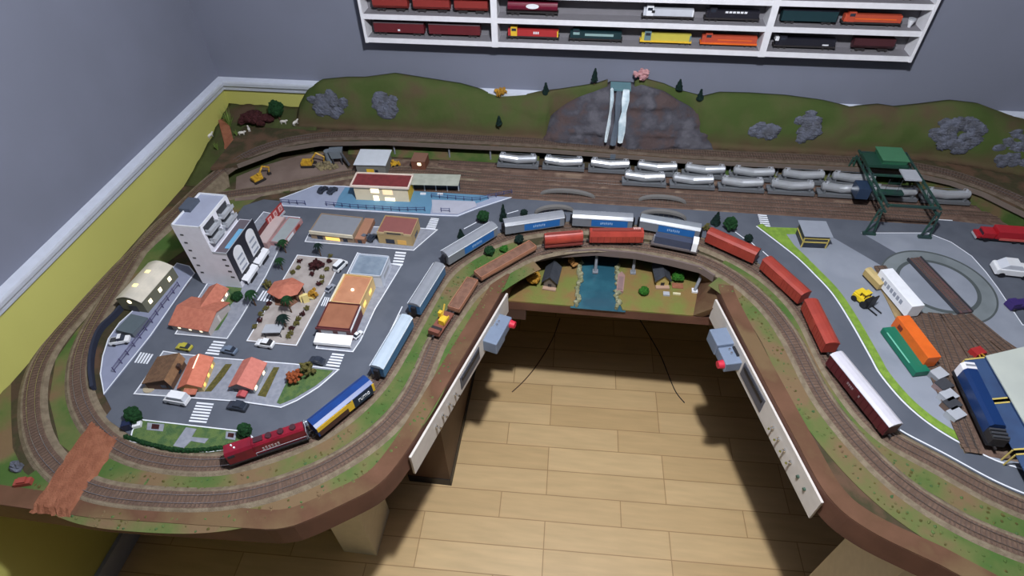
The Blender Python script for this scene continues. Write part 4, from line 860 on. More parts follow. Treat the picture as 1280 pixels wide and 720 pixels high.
# ================================================================ rolling stock
def bogies(t, L_, w=.026, z0=0.0, n=2):
    for s_ in (-1, 1):
        b = MB(); x = s_*(L_/2-.024); b.box(x, 0, z0+.0075, .026, w*.72, .005)
        for dx in (-.0085, .0085):
            for y in (-.0085, .0085): b.cyl((x+dx, y-.0012, z0+.005), (x+dx, y+.0012, z0+.005), .005, n=10)
        b.build('bogie', UNDER, t)
    for s_ in (-1, 1): MB().box(s_*(L_/2+.003), 0, z0+.009, .010, .004, .003).build('coupler', UNDER, t)
def rail_thing(name, label, cat, p0, p1, h, group=None, shrink=0, z=TZ):
    h *= 1.25
    a, b = P(*p0, h), P(*p1, h); d = b-a; c = (a+b)/2
    t = thing(name, label, cat, (c.x, c.y, T+z), atan2(d.y, d.x), group); t.scale = (1, 1.17, 1.42); return t, d.length-shrink
def body_prof(w, z0, z1, r=.004): return [(-w/2, z0), (w/2, z0), (w/2, z1-r), (w/2-r*.6, z1-r*.25), (w*.2, z1), (-w*.2, z1), (-w/2+r*.6, z1-r*.25), (-w/2, z1-r)]
def boxcar(label, p0, p1, h=.048, body=RED, roof=None, group='red freight boxcars', name='boxcar', cat='wagon', w=.032, ht=.040, ribs=14, z=TZ, loc=None):
    if loc: t = thing(name, label, cat, loc[0], loc[1], group); L_ = loc[2]
    else: t, L_ = rail_thing(name, label, cat, p0, p1, h, group, z=z)
    MB().b0(-L_/2, L_/2, -w/2, w/2, .010, ht-.005).build('body', body, t)
    MB().ext([(-w/2-.0006, ht-.006), (w/2+.0006, ht-.006), (w/2+.0006, ht-.0045), (w*.3, ht-.001), (0, ht), (-w*.3, ht-.001), (-w/2-.0006, ht-.0045)], -L_/2-.001, L_/2+.001).build('roof', roof or body, t)
    for s_ in (-1, 1):
        r = MB()
        for i in range(ribs): r.box(-L_/2+.004+(L_-.008)*i/(ribs-1), s_*(w/2+.0004), (ht+.005)/2, .001, .001, ht-.016)
        r.build('side_ribs', body, t)
    for s_ in (-1, 1): MB().box(0, s_*(w/2+.0008), .022, .020, .0012, .022).build('sliding_door', body, t)
    bogies(t, L_); return t, L_
# silver tank wagons
def tank_wagon(label, loc, group):
    t = thing('tank_wagon', label, 'wagon', loc, radians(0), group); L_ = .158
    MB().b0(-L_/2, L_/2, -.015, .015, .010, .014).b0(-L_/2, L_/2, -.019, -.0165, .005, .018).b0(-L_/2, L_/2, .0165, .019, .005, .018).build('frame', STEEL, t)
    tk = MB(); r = .0145
    def ringp(x, z, rr): return [(x, rr*cos(2*pi*(k+.5)/12+pi/12*0+pi/4), z+rr*sin(2*pi*(k+.5)/12+pi/4)) for k in range(12)]
    st = [(-.455, .0383, .6), (-.43, .038, .96), (0, .031, 1.06), (.43, .038, .96), (.455, .0383, .6)]; vs = []
    for x, z, q in st: vs += ringp(x*L_, z, r*q)
    tk.add(vs, [tuple(range(12)), tuple(range(48, 60))]+[(12*i+k, 12*i+(k+1) % 12, 12*i+12+(k+1) % 12, 12*i+12+k) for i in range(4) for k in range(12)])
    to = tk.build('tank', SILVER, t)

    for s_ in (-1, 1):
        d = MB(); d.cyl((s_*L_*.36, 0, .046), (s_*L_*.36, 0, .055), .004, .004, 10).tube([(s_*L_*.36-.008, .008, .046), (s_*L_*.36-.008, .008, .054), (s_*L_*.36+.008, .008, .054), (s_*L_*.36+.008, .008, .046)], .0008); d.build('dome', LGREY, t)
        MB().b0(s_*L_*.38-.003, s_*L_*.38+.003, -.013, .013, .013, .026).build('saddle', STEEL, t)
    MB().b0(-L_*.34, L_*.34, .0165, .018, .044, .0455).build('walkway', STEEL, t)
    bogies(t, L_); return t
def copy_tree(src, loc, label, rz=None, group=None):
    r = src.copy(); COL.objects.link(r); r.location = loc; r['label'] = label
    if rz is not None: r.rotation_euler.z = rz
    if group: r['group'] = group
    for ch in src.children:
        c = ch.copy(); COL.objects.link(c); c.parent = r
        for g in ch.children: d = g.copy(); COL.objects.link(d); d.parent = c
    return r
ORD = ['first', 'second', 'third', 'fourth', 'fifth', 'sixth', 'seventh', 'eighth', 'ninth']
def px_center(px, py, y): return P(px, py, .012).x
x0b = P(622, 207, .012).x+.079; pitch = (P(1036, 236, .012).x-P(622, 207, .012).x)/7
first = None
for i in range(8):
    loc = (x0b+i*pitch, YT1, T+TZ+.001-.0035+.0035); lb = 'silver tank wagon, %s from the left in the rear row' % ORD[i]
    first = tank_wagon(lb, loc, 'silver tank wagons in the yard') if first is None else (copy_tree(first, loc, lb), first)[1]
x0f = P(777, 229, .012).x+.079; pf = (P(1021, 246, .012).x-P(777, 229, .012).x)/4
for i in range(7): copy_tree(first, (x0f+i*pf, YT2, T+TZ+.001), 'silver tank wagon, %s from the left in the front row' % ORD[i])
# passenger train on the inner loop
t, L_ = rail_thing('locomotive', 'glossy maroon locomotive leading the passenger train in front of the park', 'locomotive', (281, 567), (382, 533), .045)
MB().b0(-L_/2, L_/2, -.0155, .0155, .010, .0135).build('frame', BLACK, t)
MB().use(LOCOM).ext([(-.0145, .0135), (.0145, .0135), (.0145, .038), (.010, .043), (-.010, .043), (-.0145, .038)], -L_/2+.002, -L_/2+.062).build('cab', None, t)
MB().use(LOCOM).ext([(-.0115, .0135), (.0115, .0135), (.0115, .036), (.008, .040), (-.008, .040), (-.0115, .036)], -L_/2+.062, L_/2-.004).build('long_hood', None, t)
MB().box(-L_/2+.0016, 0, .033, .0012, .020, .007).box(-L_/2+.014, -.0147, .034, .014, .0008, .006).box(-L_/2+.014, .0147, .034, .014, .0008, .006).build('cab_window', GLASS, t)
MB().cyl((-L_/2+.02, .003, .0432), (-L_/2+.02, .003, .046), .002, n=8).cyl((-L_/2+.026, -.004, .0432), (-L_/2+.026, -.004, .045), .002, n=8).build('horn', WHITE, t)
f_ = MB()
for i in range(3): f_.cyl((L_*.05+i*.028, 0, .0395), (L_*.05+i*.028, 0, .0435), .007, n=12)
f_.box(-L_*.08, 0, .0405, .02, .012, .004); f_.build('roof_fan', mat('fan_dark', (62, 32, 40), .5), t)
tx = MB()
for s_ in (-1, 1):
    for k in range(6): tx.box(-.01+k*.007, s_*.0119, .024+.001*(k % 2), .004, .0006, .007)
tx.build('side_lettering', mat('dull_white', (178, 160, 160), .6), t)
hr = MB()
for s_ in (-1, 1):
    hr.tube([(-L_/2+.064, s_*.015, .0135), (-L_/2+.064, s_*.015, .022), (L_/2-.004, s_*.015, .022), (L_/2-.004, s_*.015, .0135)], .0005, 4)
hr.tube([(L_/2-.001, -.0145, .0135), (L_/2-.001, -.0145, .034), (L_/2-.001, .0145, .034), (L_/2-.001, .0145, .0135)], .0007, 4); hr.build('handrail', LGREY, t)
MB().box(0, 0, .0095, .05, .022, .006).build('fuel_tank', BLACK, t); bogies(t, L_)
t, L_ = rail_thing('hopper_wagon', 'royal blue roofed wagon with yellow and black side, behind maroon locomotive', 'wagon', (389, 531), (460, 474), .05)
MB().b0(-L_/2, L_/2, -.0165, .0165, .012, .016).use(RBLUE).ext([(-.0165, .016), (.0165, .016), (.0165, .037), (.008, .0405), (-.008, .0405), (-.0165, .037)], -L_/2, L_/2).build('body', RBLUE, t)
MB().b0(-L_/2+.001, L_*.10, -.0178, -.0164, .026, .036).b0(L_*.02, L_*.12, -.0180, -.0164, .014, .036).b0(L_/2-.006, L_/2+.0008, -.0178, -.0164, .016, .036).build('yellow_band', YEL, t)
MB().b0(-L_/2+.004, L_*.02, -.0174, -.0164, .012, .026).build('brown_side', mat('side_brown', (72, 44, 36), .7), t)
MB().b0(L_*.12, L_/2-.006, -.0174, -.0164, .012, .036).build('black_panel', NAVY, t)
m = MB(); text_mb(m, 'rumo', .0165, Matrix.Translation((L_*.305, -.0178, .0245)) @ Matrix.Rotation(pi/2, 4, 'X')); m.build('lettering', WHITE, t); bogies(t, L_)
def coach(label, p0, p1, side, roof, panel, h=.047):
    t, L_ = rail_thing('passenger_coach', label, 'coach', p0, p1, h, 'blue passenger coaches')
    MB().b0(-L_/2, L_/2, -.0155, .0155, .010, .034).build('body', side, t)
    MB().ext([(.0166, .034), (.0166, .0352), (.0102, .0402), (0, .0412), (-.0102, .0402), (-.0166, .0352), (-.0166, .034)], -L_/2-.0005, L_/2+.0005).build('roof', roof, t)
    if panel:
        for s_ in (-1, 1):
            pb = MB().b0(-L_*.18, L_*.42, s_*.0156-.0006, s_*.0156+.0006, .013, .031).build('blue_panel', BLUE, t)
            m = MB()
            for k in range(7): m.box(-L_*.02+k*.006, s_*.0166, .022+.001*(k % 2), .0035, .0004, .006)
            m.build('lettering', mat('soft_white', (150, 180, 214), .6), pb)
    for s_ in (-1, 1): MB().b0(-L_/2, L_/2, s_*.0168-.0004, s_*.0168+.0004, .0335, .0358).build('roof_sheen', mat('sheen_white', (228, 234, 242), .35), t)  # white strips paint the lamp's sheen along both roof edges
    for s_ in (-1, 1): MB().box(s_*(L_/2+.004), 0, .022, .008, .012, .018).build('gangway', BLACK, t)
    bogies(t, L_); return t
cg = mat('coach_grey', (118, 122, 130), .4)
coach('pale roofed coach directly behind the royal blue roofed wagon', (470.5, 460), (508, 396), mat('coach_mid_blue', (60, 104, 146), .4), mat('coach_roof_pale', (176, 190, 204), .35), False)
coach('dull grey roofed coach on the curve beside the yellow track crane', (517, 382), (549, 331), mat('coach_mid_blue', (60, 104, 146)), CROOF, False)
coach('grey roofed coach with blue panel beside the two left trees', (555.5, 318), (617, 281), cg, CROOF, True)
coach('grey and blue coach right of the tall dark cypress', (630, 279), (704, 268), cg, CROOF, True)
coach('grey and blue coach in the middle, behind the two red bridge wagons', (716, 268), (791, 272), cg, CROOF, True)
coach('grey and blue coach just before the red boxcars', (801, 272), (876, 285), cg, mat('coach_roof_steel', (128, 134, 142), .35), True)
boxcar('red boxcar next to the blue coach, first of the three', (887, 288), (948, 315)); boxcar('red boxcar in the middle of the three', (959, 323), (1008, 367)); boxcar('red boxcar ahead of the long white roofed coach', (1014, 375), (1041, 430))
t, L_ = boxcar('long maroon coach with a plain white roof at the end of the train', (1045, 443), (1119, 533), .047, mat('coach_maroon', (82, 24, 34), .4), mat('roof_white', (196, 194, 204), .5), None, 'passenger_coach', 'coach', .031, .042)
m = MB()
for k in range(8): m.box(-.03+k*.006, -.0165, .026, .004, .0006, .005)
m.build('lettering', mat('soft_grey', (140, 120, 124)), t)
# front bridge train
def gondola(label, p0, p1, load=False):
    t, L_ = rail_thing('gondola_wagon', label, 'wagon', p0, p1, .024, 'rust brown open wagons')
    MB().b0(-L_/2, L_/2, -.016, .016, .010, .0135).build('floor_pan', RUST, t)
    s_ = MB()
    for a in ((-L_/2, L_/2, -.016, -.0148), (-L_/2, L_/2, .0148, .016), (-L_/2, -L_/2+.0012, -.016, .016), (L_/2-.0012, L_/2, -.016, .016)): s_.b0(*a, .0135, .022)
    s_.build('side_wall', mat('rust_light', (170, 118, 92), .7), t)
    MB().b0(-L_/2+.0015, L_/2-.0015, -.0146, .0146, .0136, .0195).build('load', mat('load_brown', (124, 90, 74), .9, c2=(108, 78, 64), scale=60, bump=.5), t); bogies(t, L_)
gondola('long rust brown open wagon nearest the red tank wagon', (597, 346), (666, 307)); gondola('short rust brown open wagon next to the yellow track crane', (567, 388), (591, 351))
t, L_ = rail_thing('track_crane', 'yellow track crane with brown chassis on the outer loop', 'crane', (542, 419), (561, 391), .02)
MB().b0(-L_/2, L_/2, -.015, .015, .009, .013).b0(-L_/2, -L_/2+.012, -.014, .014, .013, .020).build('chassis', mat('chassis_brown', (120, 70, 56), .7), t)
MB().b0(-L_/2+.012, -L_/2+.024, -.013, .013, .013, .018).build('dark_deck', UNDER, t)
MB().b0(-.008, .014, -.012, .003, .013, .026).build('cab', YEL, t); MB().b0(.006, .018, .001, .009, .024, .036).build('cab_tower', YEL, t)
MB().tube([(.012, 0, .026), (.034, .002, .044)], .0022, 6).build('boom', mat('boom_yellow', (196, 160, 60)), t); MB().b0(-.010, .020, -.0142, -.0122, .018, .025).build('counter_rail', YEL, t); bogies(t, L_)
t, L_ = rail_thing('hopper_wagon', 'short plain red rounded wagon on the bridge beside brown wagon', 'wagon', (680.5, 297), (728, 293), .044)
MB().ext([(.014*cos(a*pi/10), .026+.015*sin(a*pi/10)) for a in range(-2, 13)], -L_/2, L_/2).build('body', TANKR, t, smooth=False); MB().b0(-L_/2, L_/2, -.015, .015, .010, .014).build('frame', mat('frame_red', (110, 44, 38)), t); MB().b0(-L_/2+.006, L_/2-.006, -.004, .004, .0405, .0425).build('walkway', mat('walk_red', (130, 54, 46)), t); bogies(t, L_)
t, L_ = rail_thing('hopper_wagon', 'long bright red wagon with white marking in the bridge centre', 'wagon', (737, 291), (804, 291), .044)
MB().ext([(-.015, .012), (.015, .012), (.0155, .030), (.010, .039), (-.010, .039), (-.0155, .030)], -L_/2, L_/2).build('body', TANKR, t)
MB().b0(-L_/2+.008, L_/2-.008, -.006, .006, .039, .0415).build('walkway', mat('walk_red', (130, 54, 46)), t)
mk = MB()
for k in range(4): mk.box(L_/2-.030+k*.006, .004, .0418, .004, .008, .0005)
mk.build('white_marking', mat('mark_pale', (214, 170, 164)), t)
for s_ in (-1, 1):
    r_ = MB()
    for i in range(9): r_.box(-L_/2+.006+(L_-.012)*i/8, s_*.0158, .021, .0012, .001, .016)
    r_.build('side_ribs', mat('frame_red', (110, 44, 38)), t)
bogies(t, L_)
t, L_ = rail_thing('diesel_locomotive', 'dark blue locomotive with a bright white end at the bridge right', 'locomotive', (816, 298), (872, 309), .03)
MB().b0(-L_/2-.002, L_/2+.002, -.016, .016, .010, .014).build('frame', mat('loco_frame', (92, 84, 84), .6), t)
MB().b0(-L_/2+.006, L_/2-.02, -.010, .010, .014, .033).build('hood', mat('loco_slate', (62, 70, 92), .4), t); MB().b0(L_/2-.022, L_/2-.004, -.014, .014, .014, .036).build('cab', NAVY, t)
MB().b0(L_/2-.018, L_/2-.001, -.0146, .0146, .036, .038).b0(L_/2-.004, L_/2-.002, -.014, .014, .014, .036).b0(L_/2-.018, L_/2-.002, -.0152, -.0142, .014, .036).build('white_end', mat('end_white', (240, 242, 246), .4), t)
MB().cyl((-L_/2+.005, 0, .014), (-L_/2+.005, 0, .030), .0025, n=8).build('smokestack', LGREY, t); bogies(t, L_)
# ================================================================ road vehicles
def car(px, py, ang, label, m, L_=.050, name='car', cat='car', kind='sedan', glass=GLASS, base=None, sc=1.0):
    b = P(px, py, .008); t = thing(name, label, cat, (b.x, b.y, T+.0035 if base is None else T+base), radians(ang)); w = L_*.42
    if kind == 'sedan': pr = [(-.5, .10), (.5, .10), (.5, .24), (.30, .30), (-.46, .30), (-.5, .26)]; cb = [(.20, .30), (.06, .46), (-.26, .46), (-.42, .30)]
    elif kind == 'van': pr = [(-.5, .10), (.5, .10), (.5, .28), (.36, .34), (-.5, .34)]; cb = [(.34, .34), (.22, .56), (-.46, .56), (-.5, .34)]
    else: pr = [(-.5, .12), (.5, .12), (.5, .28), (.30, .32), (-.5, .32)]; cb = [(.28, .32), (.16, .52), (-.02, .52), (-.06, .32)]
    MB().ext([(x*L_, z*L_) for x, z in pr], -w/2, w/2, 'y').build('body', m, t, bevel=L_*.015)
    MB().ext([(x*L_, z*L_) for x, z in cb], -w*.43, w*.43, 'y').build('windows', glass, t)
    xs = [x for x, z in cb if z > .4]; zt_ = max(z for x, z in cb)
    MB().b0(min(xs)*L_, max(xs)*L_, -w*.40, w*.40, zt_*L_, zt_*L_+.0008).build('roof', m, t)
    for x in (-.31, .31):
        for y in (-1, 1): MB().cyl((x*L_, y*w*.42, .09*L_), (x*L_, y*w*.52, .09*L_), .09*L_, n=12).build('wheel', BLACK, t)
    if kind == 'pickup': MB().b0(-.46*L_, -.09*L_, -w*.4, w*.4, .32*L_, .33*L_).build('bed_floor', DGREY, t)
    return t
car(223, 501, 176, 'white suv parked in front of the brown house', mat('car_white', (226, 228, 232), .3), .062, kind='van', glass=mat('pale_glass', (190, 194, 204), .3))
car(298, 509, 176, 'dark sedan on the front street below the salmon house', mat('car_dark', (48, 54, 66), .3), .052)
car(287, 439, 172, 'blue grey car beside the crosswalk above the orange house', mat('car_bluegrey', (102, 116, 136), .3), .046)
car(332, 431, 176, 'white car with black roof window at the plaza front kerb', MATS['car_white'], .052, glass=BLACK)
car(397, 452, 170, 'dark car near the crosswalk in front of the restaurant', MATS['car_dark'], .044)
car(231, 435, 175, 'olive yellow car behind the brown house', mat('car_olive', (176, 168, 62), .4), .044)
car(426, 334, 70, 'white van at the upper right corner of the plaza', MATS['car_white'], .050, kind='van')
car(413, 361, 70, 'small grey car on the street right of the plaza', mat('car_grey', (150, 154, 166), .3), .036)
car(152, 428, 20, 'white pickup truck parked in front of the warehouse annex', MATS['car_white'], .052, name='pickup_truck', cat='truck', kind='pickup', base=.007)
car(404, 239, 65, 'dark parked car, left of the pair at the station', MATS['car_dark'], .042, base=.007); car(416, 240, 65, 'dark parked car, right of the pair at the station', MATS['car_dark'], .042, base=.007)
car(457, 298, 70, 'grey car parked beside the brownish orange annex', mat('car_slate', (92, 100, 112), .3), .040, base=.007); car(466, 299, 70, 'dark car parked at the left wall of the tan shop', MATS['car_dark'], .040, base=.007)
car(1262, 341, -4, 'white car driving on the far right road, cut by the frame', MATS['car_white'], .105, glass=mat('pale_glass2', (200, 204, 214), .3))
car(448, 420, 65, 'small white car parked by the maroon restaurant wall', MATS['car_white'], .032, base=.007)
# red fire-engine like truck at far right
b = P(1226, 300, .0); t = thing('red_truck', 'long red truck with white bumper at the right frame edge', 'truck', (b.x+.06, b.y+.005, T+.0035), radians(-1))
MB().b0(-.075, .10, -.018, .018, .008, .016).build('chassis', BLACK, t); MB().b0(-.070, -.035, -.018, .018, .012, .034).build('cab', mat('truck_red', (170, 34, 44), .3), t); MB().b0(-.032, .11, -.020, .020, .016, .044).build('cargo_box', MATS['truck_red'], t)
MB().b0(-.085, -.070, -.017, .017, .012, .022).build('nose', MATS['truck_red'], t); MB().b0(-.087, -.085, -.017, .017, .008, .014).build('bumper', LGREY, t); MB().b0(-.0705, -.0695, -.014, .014, .022, .031).build('windshield', GLASS, t); MB().b0(-.02, .10, -.0212, -.0198, .012, .020).build('lower_stripe', mat('salmon_stripe', (200, 96, 90)), t)
for x in (-.055, .03, .055, .08):
    for s_ in (-1, 1): MB().cyl((x, s_*.015, .0075), (x, s_*.0195, .0075), .0075, n=12).build('wheel', BLACK, t)
b = P(1268, 385); t = thing('purple_machine', 'small dark purple vehicle on the far right road', 'truck', (b.x, b.y, T+.0035), .3)
MB().b0(-.03, .03, -.014, .014, .006, .018).b0(-.03, -.005, -.013, .013, .018, .028).build('body', mat('purple', (58, 42, 104), .5), t)
for x in (-.018, .018):
    for s_ in (-1, 1): MB().cyl((x, s_*.012, .006), (x, s_*.016, .006), .006, n=10).build('wheel', BLACK, t)
# excavators in the pit
def excavator(px, py, ang, label, wheels=False, big=1.0):
    b = P(px, py, .012); t = thing('excavator', label, 'excavator', (b.x, b.y, T+.0045), radians(ang)); k = big
    for s_ in (-1, 1): MB().ext([(-.020*k, .001), (.020*k, .001), (.024*k, .005), (.020*k, .010), (-.020*k, .010), (-.024*k, .005)], s_*.013*k-.004, s_*.013*k+.004, 'y').build('crawler_track', UNDER, t)
    MB().b0(-.022*k, .014*k, -.014*k, .014*k, .010, .022).build('body', YEL2, t); MB().b0(.0, .014*k, -.013*k, -.002, .022, .034).build('cab', YEL2, t); MB().b0(.0145*k, .015*k, -.011*k, -.004, .024, .032).build('cab_window', GLASS, t)
    MB().tube([(.010, .006, .020), (.032*k, .006, .046*k), (.056*k, .006, .030*k)], .0032, 6).build('boom', YEL2, t); MB().tube([(.056*k, .006, .030*k), (.050*k, .006, .010)], .0026, 6).build('arm', YEL2, t); MB().ext([(.042*k, .003), (.056*k, .002), (.054*k, .012), (.046*k, .012)], .0, .012, 'y').build('bucket', UNDER, t)
excavator(323, 224, 55, 'yellow excavator at the left side of the sandy pit'); excavator(386, 205, 8, 'yellow excavator at the right side of the sandy pit', big=1.15)
b = P(409, 209); gp = MB()
for _ in range(60): a = random.random()*6.28; r = random.random()*.03; gp.blob((b.x+cos(a)*r*1.5, b.y+sin(a)*r, T+.004+.02*(1-r/.03)*random.random()), .008, .008, .006, .3, 6, 4)
tag(gp.build('gravel_pile', mat('gravel_olive', (128, 116, 84), .95, c2=(108, 98, 76), scale=60)), 'olive gravel pile right of the excavators', 'gravel', kind='stuff')
b = P(424, 205); t = thing('gravel_loader', 'dark grey gravel loading tower standing left of the goods shed', 'machine', (b.x, b.y, T+.0045), .2)
MB().ext([(-.020, .03), (.020, .03), (.026, .062), (-.026, .062)], -.016, .016, 'y').build('hopper', mat('hopper_grey', (104, 112, 120), .6), t)
for x in (-.016, .016):
    for y in (-.012, .012): MB().b0(x-.002, x+.002, y-.002, y+.002, 0, .031).build('leg', DGREY, t)
MB().tube([(.018, -.01, .058), (.046, -.03, .006)], .005, 6).build('conveyor', DGREY, t); MB().cyl((-.036, .012, 0), (-.036, .012, .05), .014, n=16).build('silo', mat('silo_grey', (112, 120, 128), .6), t)
b = P(493, 206, .008); t = thing('front_loader', 'small yellow front loader beside the goods shed', 'machine', (b.x, b.y, T+.002), .6)
MB().b0(-.014, .012, -.008, .008, .006, .016).b0(-.008, .002, -.007, .007, .016, .026).build('body', YEL2, t); MB().ext([(.012, .004), (.022, .002), (.022, .012), (.018, .012)], -.010, .010, 'y').build('bucket', YEL2, t)
for x in (-.008, .008):
    for s_ in (-1, 1): MB().cyl((x, s_*.007, .005), (x, s_*.011, .005), .005, n=10).build('wheel', BLACK, t)
# forklift on apron
b = P(1082, 378, .012); t = thing('forklift', 'yellow forklift with black mast and long forks on the apron', 'forklift', (b.x, b.y, T+.0048), radians(-58))
MB().b0(-.036, .002, -.018, .018, .010, .024).b0(-.036, -.020, -.015, .015, .024, .030).build('body', mat('fork_yellow', (226, 196, 44), .4), t)
MB().b0(-.018, -.002, -.013, .013, .038, .040).build('cab_roof', MATS['fork_yellow'], t)
for x in (-.017, -.003):
    for y in (-.011, .011): MB().b0(x-.001, x+.001, y-.001, y+.001, .024, .038).build('cab_post', BLACK, t)
MB().b0(.002, .016, -.016, .016, .006, .030).b0(.016, .019, -.014, .014, .004, .046).build('mast', BLACK, t)
for s_ in (-1, 1): MB().b0(.019, .05, s_*.009-.0015, s_*.009+.0015, .004, .006).build('fork', BLACK, t)
for x, r in ((-.026, .009), (.006, .011)):
    for s_ in (-1, 1): MB().cyl((x, s_*.015, r), (x, s_*.021, r), r, n=14).build('wheel', BLACK, t)
# wagons on the apron track
rp = resample(spline(W([(1098, 336), (1118, 365), (1142, 415), (1168, 470), (1196, 530), (1212, 566)]), .01), .01)
track('railway_track', 'siding track under the white container wagon and orange boxcar', [q+Vector((0, 0, .0045)) for q in rp], wb=.04)
rp = resample(spline(W([(1090, 342), (1108, 366), (1128, 405)]), .01), .01); tag(MB().ring(rp, .016, -.016, T+.0046, T+.0075).build('loading_strip', mat('tan_dirt', (150, 130, 92), .95, c2=(136, 116, 82), scale=40)), 'tan dirt strip between the small tan wagon and green flat wagon', 'ground')
def cont(name, label, A, B, D, z0, z1, m, cat='container', letters=None):
    loc, rz, w_, d_ = frame3(A, B, D, z1); t = thing(name, label, cat, loc, rz)
    MB().b0(-w_/2, w_/2, -d_/2, d_/2, z0, z1).build('body', m, t, bevel=.0006); return t, w_, d_
t, w_, d_ = cont('container_wagon', 'white container wagon beside the turntable, with grey side lettering', (1140.5, 383.5), (1156.5, 381.5), (1120.6, 334.5), .016, .060, mat('container_white', (232, 234, 240), .45), 'wagon')
m = MB()
for k in range(7): m.box(-w_/2-.0004, d_*.34-k*.015, .040, .0008, .010, .014)
m.build('side_lettering', mat('letter_grey', (150, 156, 168)), t)
MB().b0(-.014, .014, -d_/2, d_/2, .010, .016).build('frame', DGREY, t)
for s_ in (-1, 1): MB().b0(-.012, .012, s_*d_*.3-.014, s_*d_*.3+.014, .005, .010).build('bogie', UNDER, t)
t, w_, d_ = cont('boxcar', 'bright orange boxcar in front of the white container wagon', (1160.5, 447.5), (1177, 446), (1135, 394), .016, .056, ORANGE, 'wagon')
MB().b0(-w_/2-.0008, -w_/2+.0004, d_*.24, d_*.36, .032, .046).build('dark_marking', mat('mark_brown', (120, 44, 24)), t)
MB().b0(-.013, .013, -d_/2, d_/2, .010, .016).build('frame', DGREY, t)
for s_ in (-1, 1): MB().b0(-.012, .012, s_*d_*.3-.014, s_*d_*.3+.014, .005, .010).build('bogie', UNDER, t)
loc, rz, w_, d_ = frame3((1147, 466), (1165, 464), (1124, 408), .026); t = thing('flat_wagon', 'green low wagon with mint stripe beside the orange boxcar', 'wagon', (loc[0]-.004, loc[1], T+.0048), rz)
MB().b0(-w_/2, w_/2, -d_/2, d_/2, .004, .022).build('body', GREEN, t); MB().b0(-w_/2-.0008, -w_/2+.003, -d_*.30, d_*.38, .0218, .0228).build('mint_stripe', MINT, t)
for s_ in (-1, 1): MB().b0(-w_/2+.003, w_/2-.003, s_*d_*.34-.010, s_*d_*.34+.010, 0, .0045).build('bogie', UNDER, t)
loc, rz, w_, d_ = frame3((1099, 357), (1109, 355), (1084, 337), .03); t = thing('tan_railcar', 'small tan railcar standing at the head of the dirt strip', 'wagon', (loc[0], loc[1], T+.0078), rz)
MB().b0(-.012, .012, -d_/2, d_/2, .004, .024).build('body', mat('tan_body', (176, 152, 96), .6), t); MB().ext([(-.013, .024), (.013, .024), (.006, .030), (-.006, .030)], -d_/2-.001, d_/2+.001, 'y').build('roof', mat('tan_roof', (190, 168, 116), .5), t); MB().b0(-.012, .012, -d_/2+.002, d_/2-.002, 0, .0045).build('bogie', UNDER, t)
# junk crates beside the blue loco
for i, (x, y, mm, lb) in enumerate(((1171, 470, GREY, 'dark grey crate nearest the green wagon'), (1177, 484, mat('crate_pink', (140, 118, 116)), 'pinkish grey crate, second of the crate row'), (1183, 497, LGREY, 'light grey crate in the middle of the crate row'), (1187, 508, mat('crate_brown', (104, 84, 74)), 'brownish crate behind the last crate'), (1192, 520, LGREY, 'light grey crate at the lower end of the crate row'))):
    b = P(x, y, .01); t = thing('crate', lb, 'crate', (b.x, b.y, T+.0048), radians(-60), 'crates beside the siding')
    MB().b0(-.014, .014, -.018, .018, 0, .018).build('box', mm, t); MB().b0(-.0145, .0145, -.019, .019, .018, .020).build('lid', DGREY if i % 2 else LGREY, t)
t, L_ = rail_thing('blue_locomotive', 'long dark blue locomotive with a white nose band by the roundhouse', 'locomotive', (1207, 458), (1252, 550), .046, z=.0145)
MB().b0(-L_/2, L_/2, -.017, .017, .010, .016).build('frame', BLACK, t)
MB().ext([(-.015, .016), (.015, .016), (.015, .036), (.010, .042), (-.010, .042), (-.015, .036)], -L_/2+.020, L_/2-.03).build('hood', mat('loco_deep_blue', (22, 50, 98), .35), t)
MB().ext([(-.0152, .016), (.0152, .016), (.0152, .037), (.010, .043), (-.010, .043), (-.0152, .037)], -L_/2, -L_/2+.020).build('white_nose', mat('nose_white', (228, 228, 234), .4), t)
MB().b0(-L_/2+.007, -L_/2+.013, -.010, .010, .043, .0435).build('grey_band', GREY, t)
MB().b0(L_/2-.03, L_/2, -.015, .015, .016, .03).build('dark_end', UNDER, t)
for i in range(3): MB().b0(L_/2-.028+i*.010, L_/2-.023+i*.010, -.015, .015, .030, .034).build('step', DGREY, t)
bogies(t, L_)
b = P(1222, 440, .02); t = thing('red_crane', 'small red machine with yellow arms at the roundhouse corner', 'machine', (b.x, b.y, T+.0048), .4)
MB().b0(-.016, .016, -.012, .012, .004, .022).build('body', mat('machine_red', (164, 44, 44), .5), t); MB().tube([(0, -.01, .02), (-.02, -.04, .04)], .0022).build('arm', YEL2, t); MB().tube([(-.008, -.01, .02), (-.028, -.03, .03)], .0018).build('arm', YEL2, t)
# ================================================================ gantry crane
gA, gB = P(1085, 294), P(1154, 298)
cx = (gA.x+gB.x)/2; yF_, yR_ = gA.y, 1.93; W2 = (gB.x-gA.x)/2; Hh = .122
t = thing('gantry_crane', 'large dark green gantry crane spanning the tank wagon yard', 'crane', (cx, (yF_+yR_)/2, T+.004), 0)
dy = (yR_-yF_)/2
for sx in (-1, 1):
    for sy in (-1, 1):
        lg = MB(); x = sx*W2; y = sy*dy
        lg.tube([(x-.014, y, 0), (x-.004, y*.98, Hh-.02)], .0034, 6); lg.tube([(x+.014, y, 0), (x+.004, y*.98, Hh-.02)], .0034, 6)
        for k in range(4):
            u = .15+.2*k; lg.tube([(x-.014+.010*u, y, Hh*u), (x+.014-.010*(u+.15), y, Hh*(u+.15))], .0014, 5)
        lg.box(x, y, .004, .040, .012, .008); lg.build('leg', GANTRY, t)
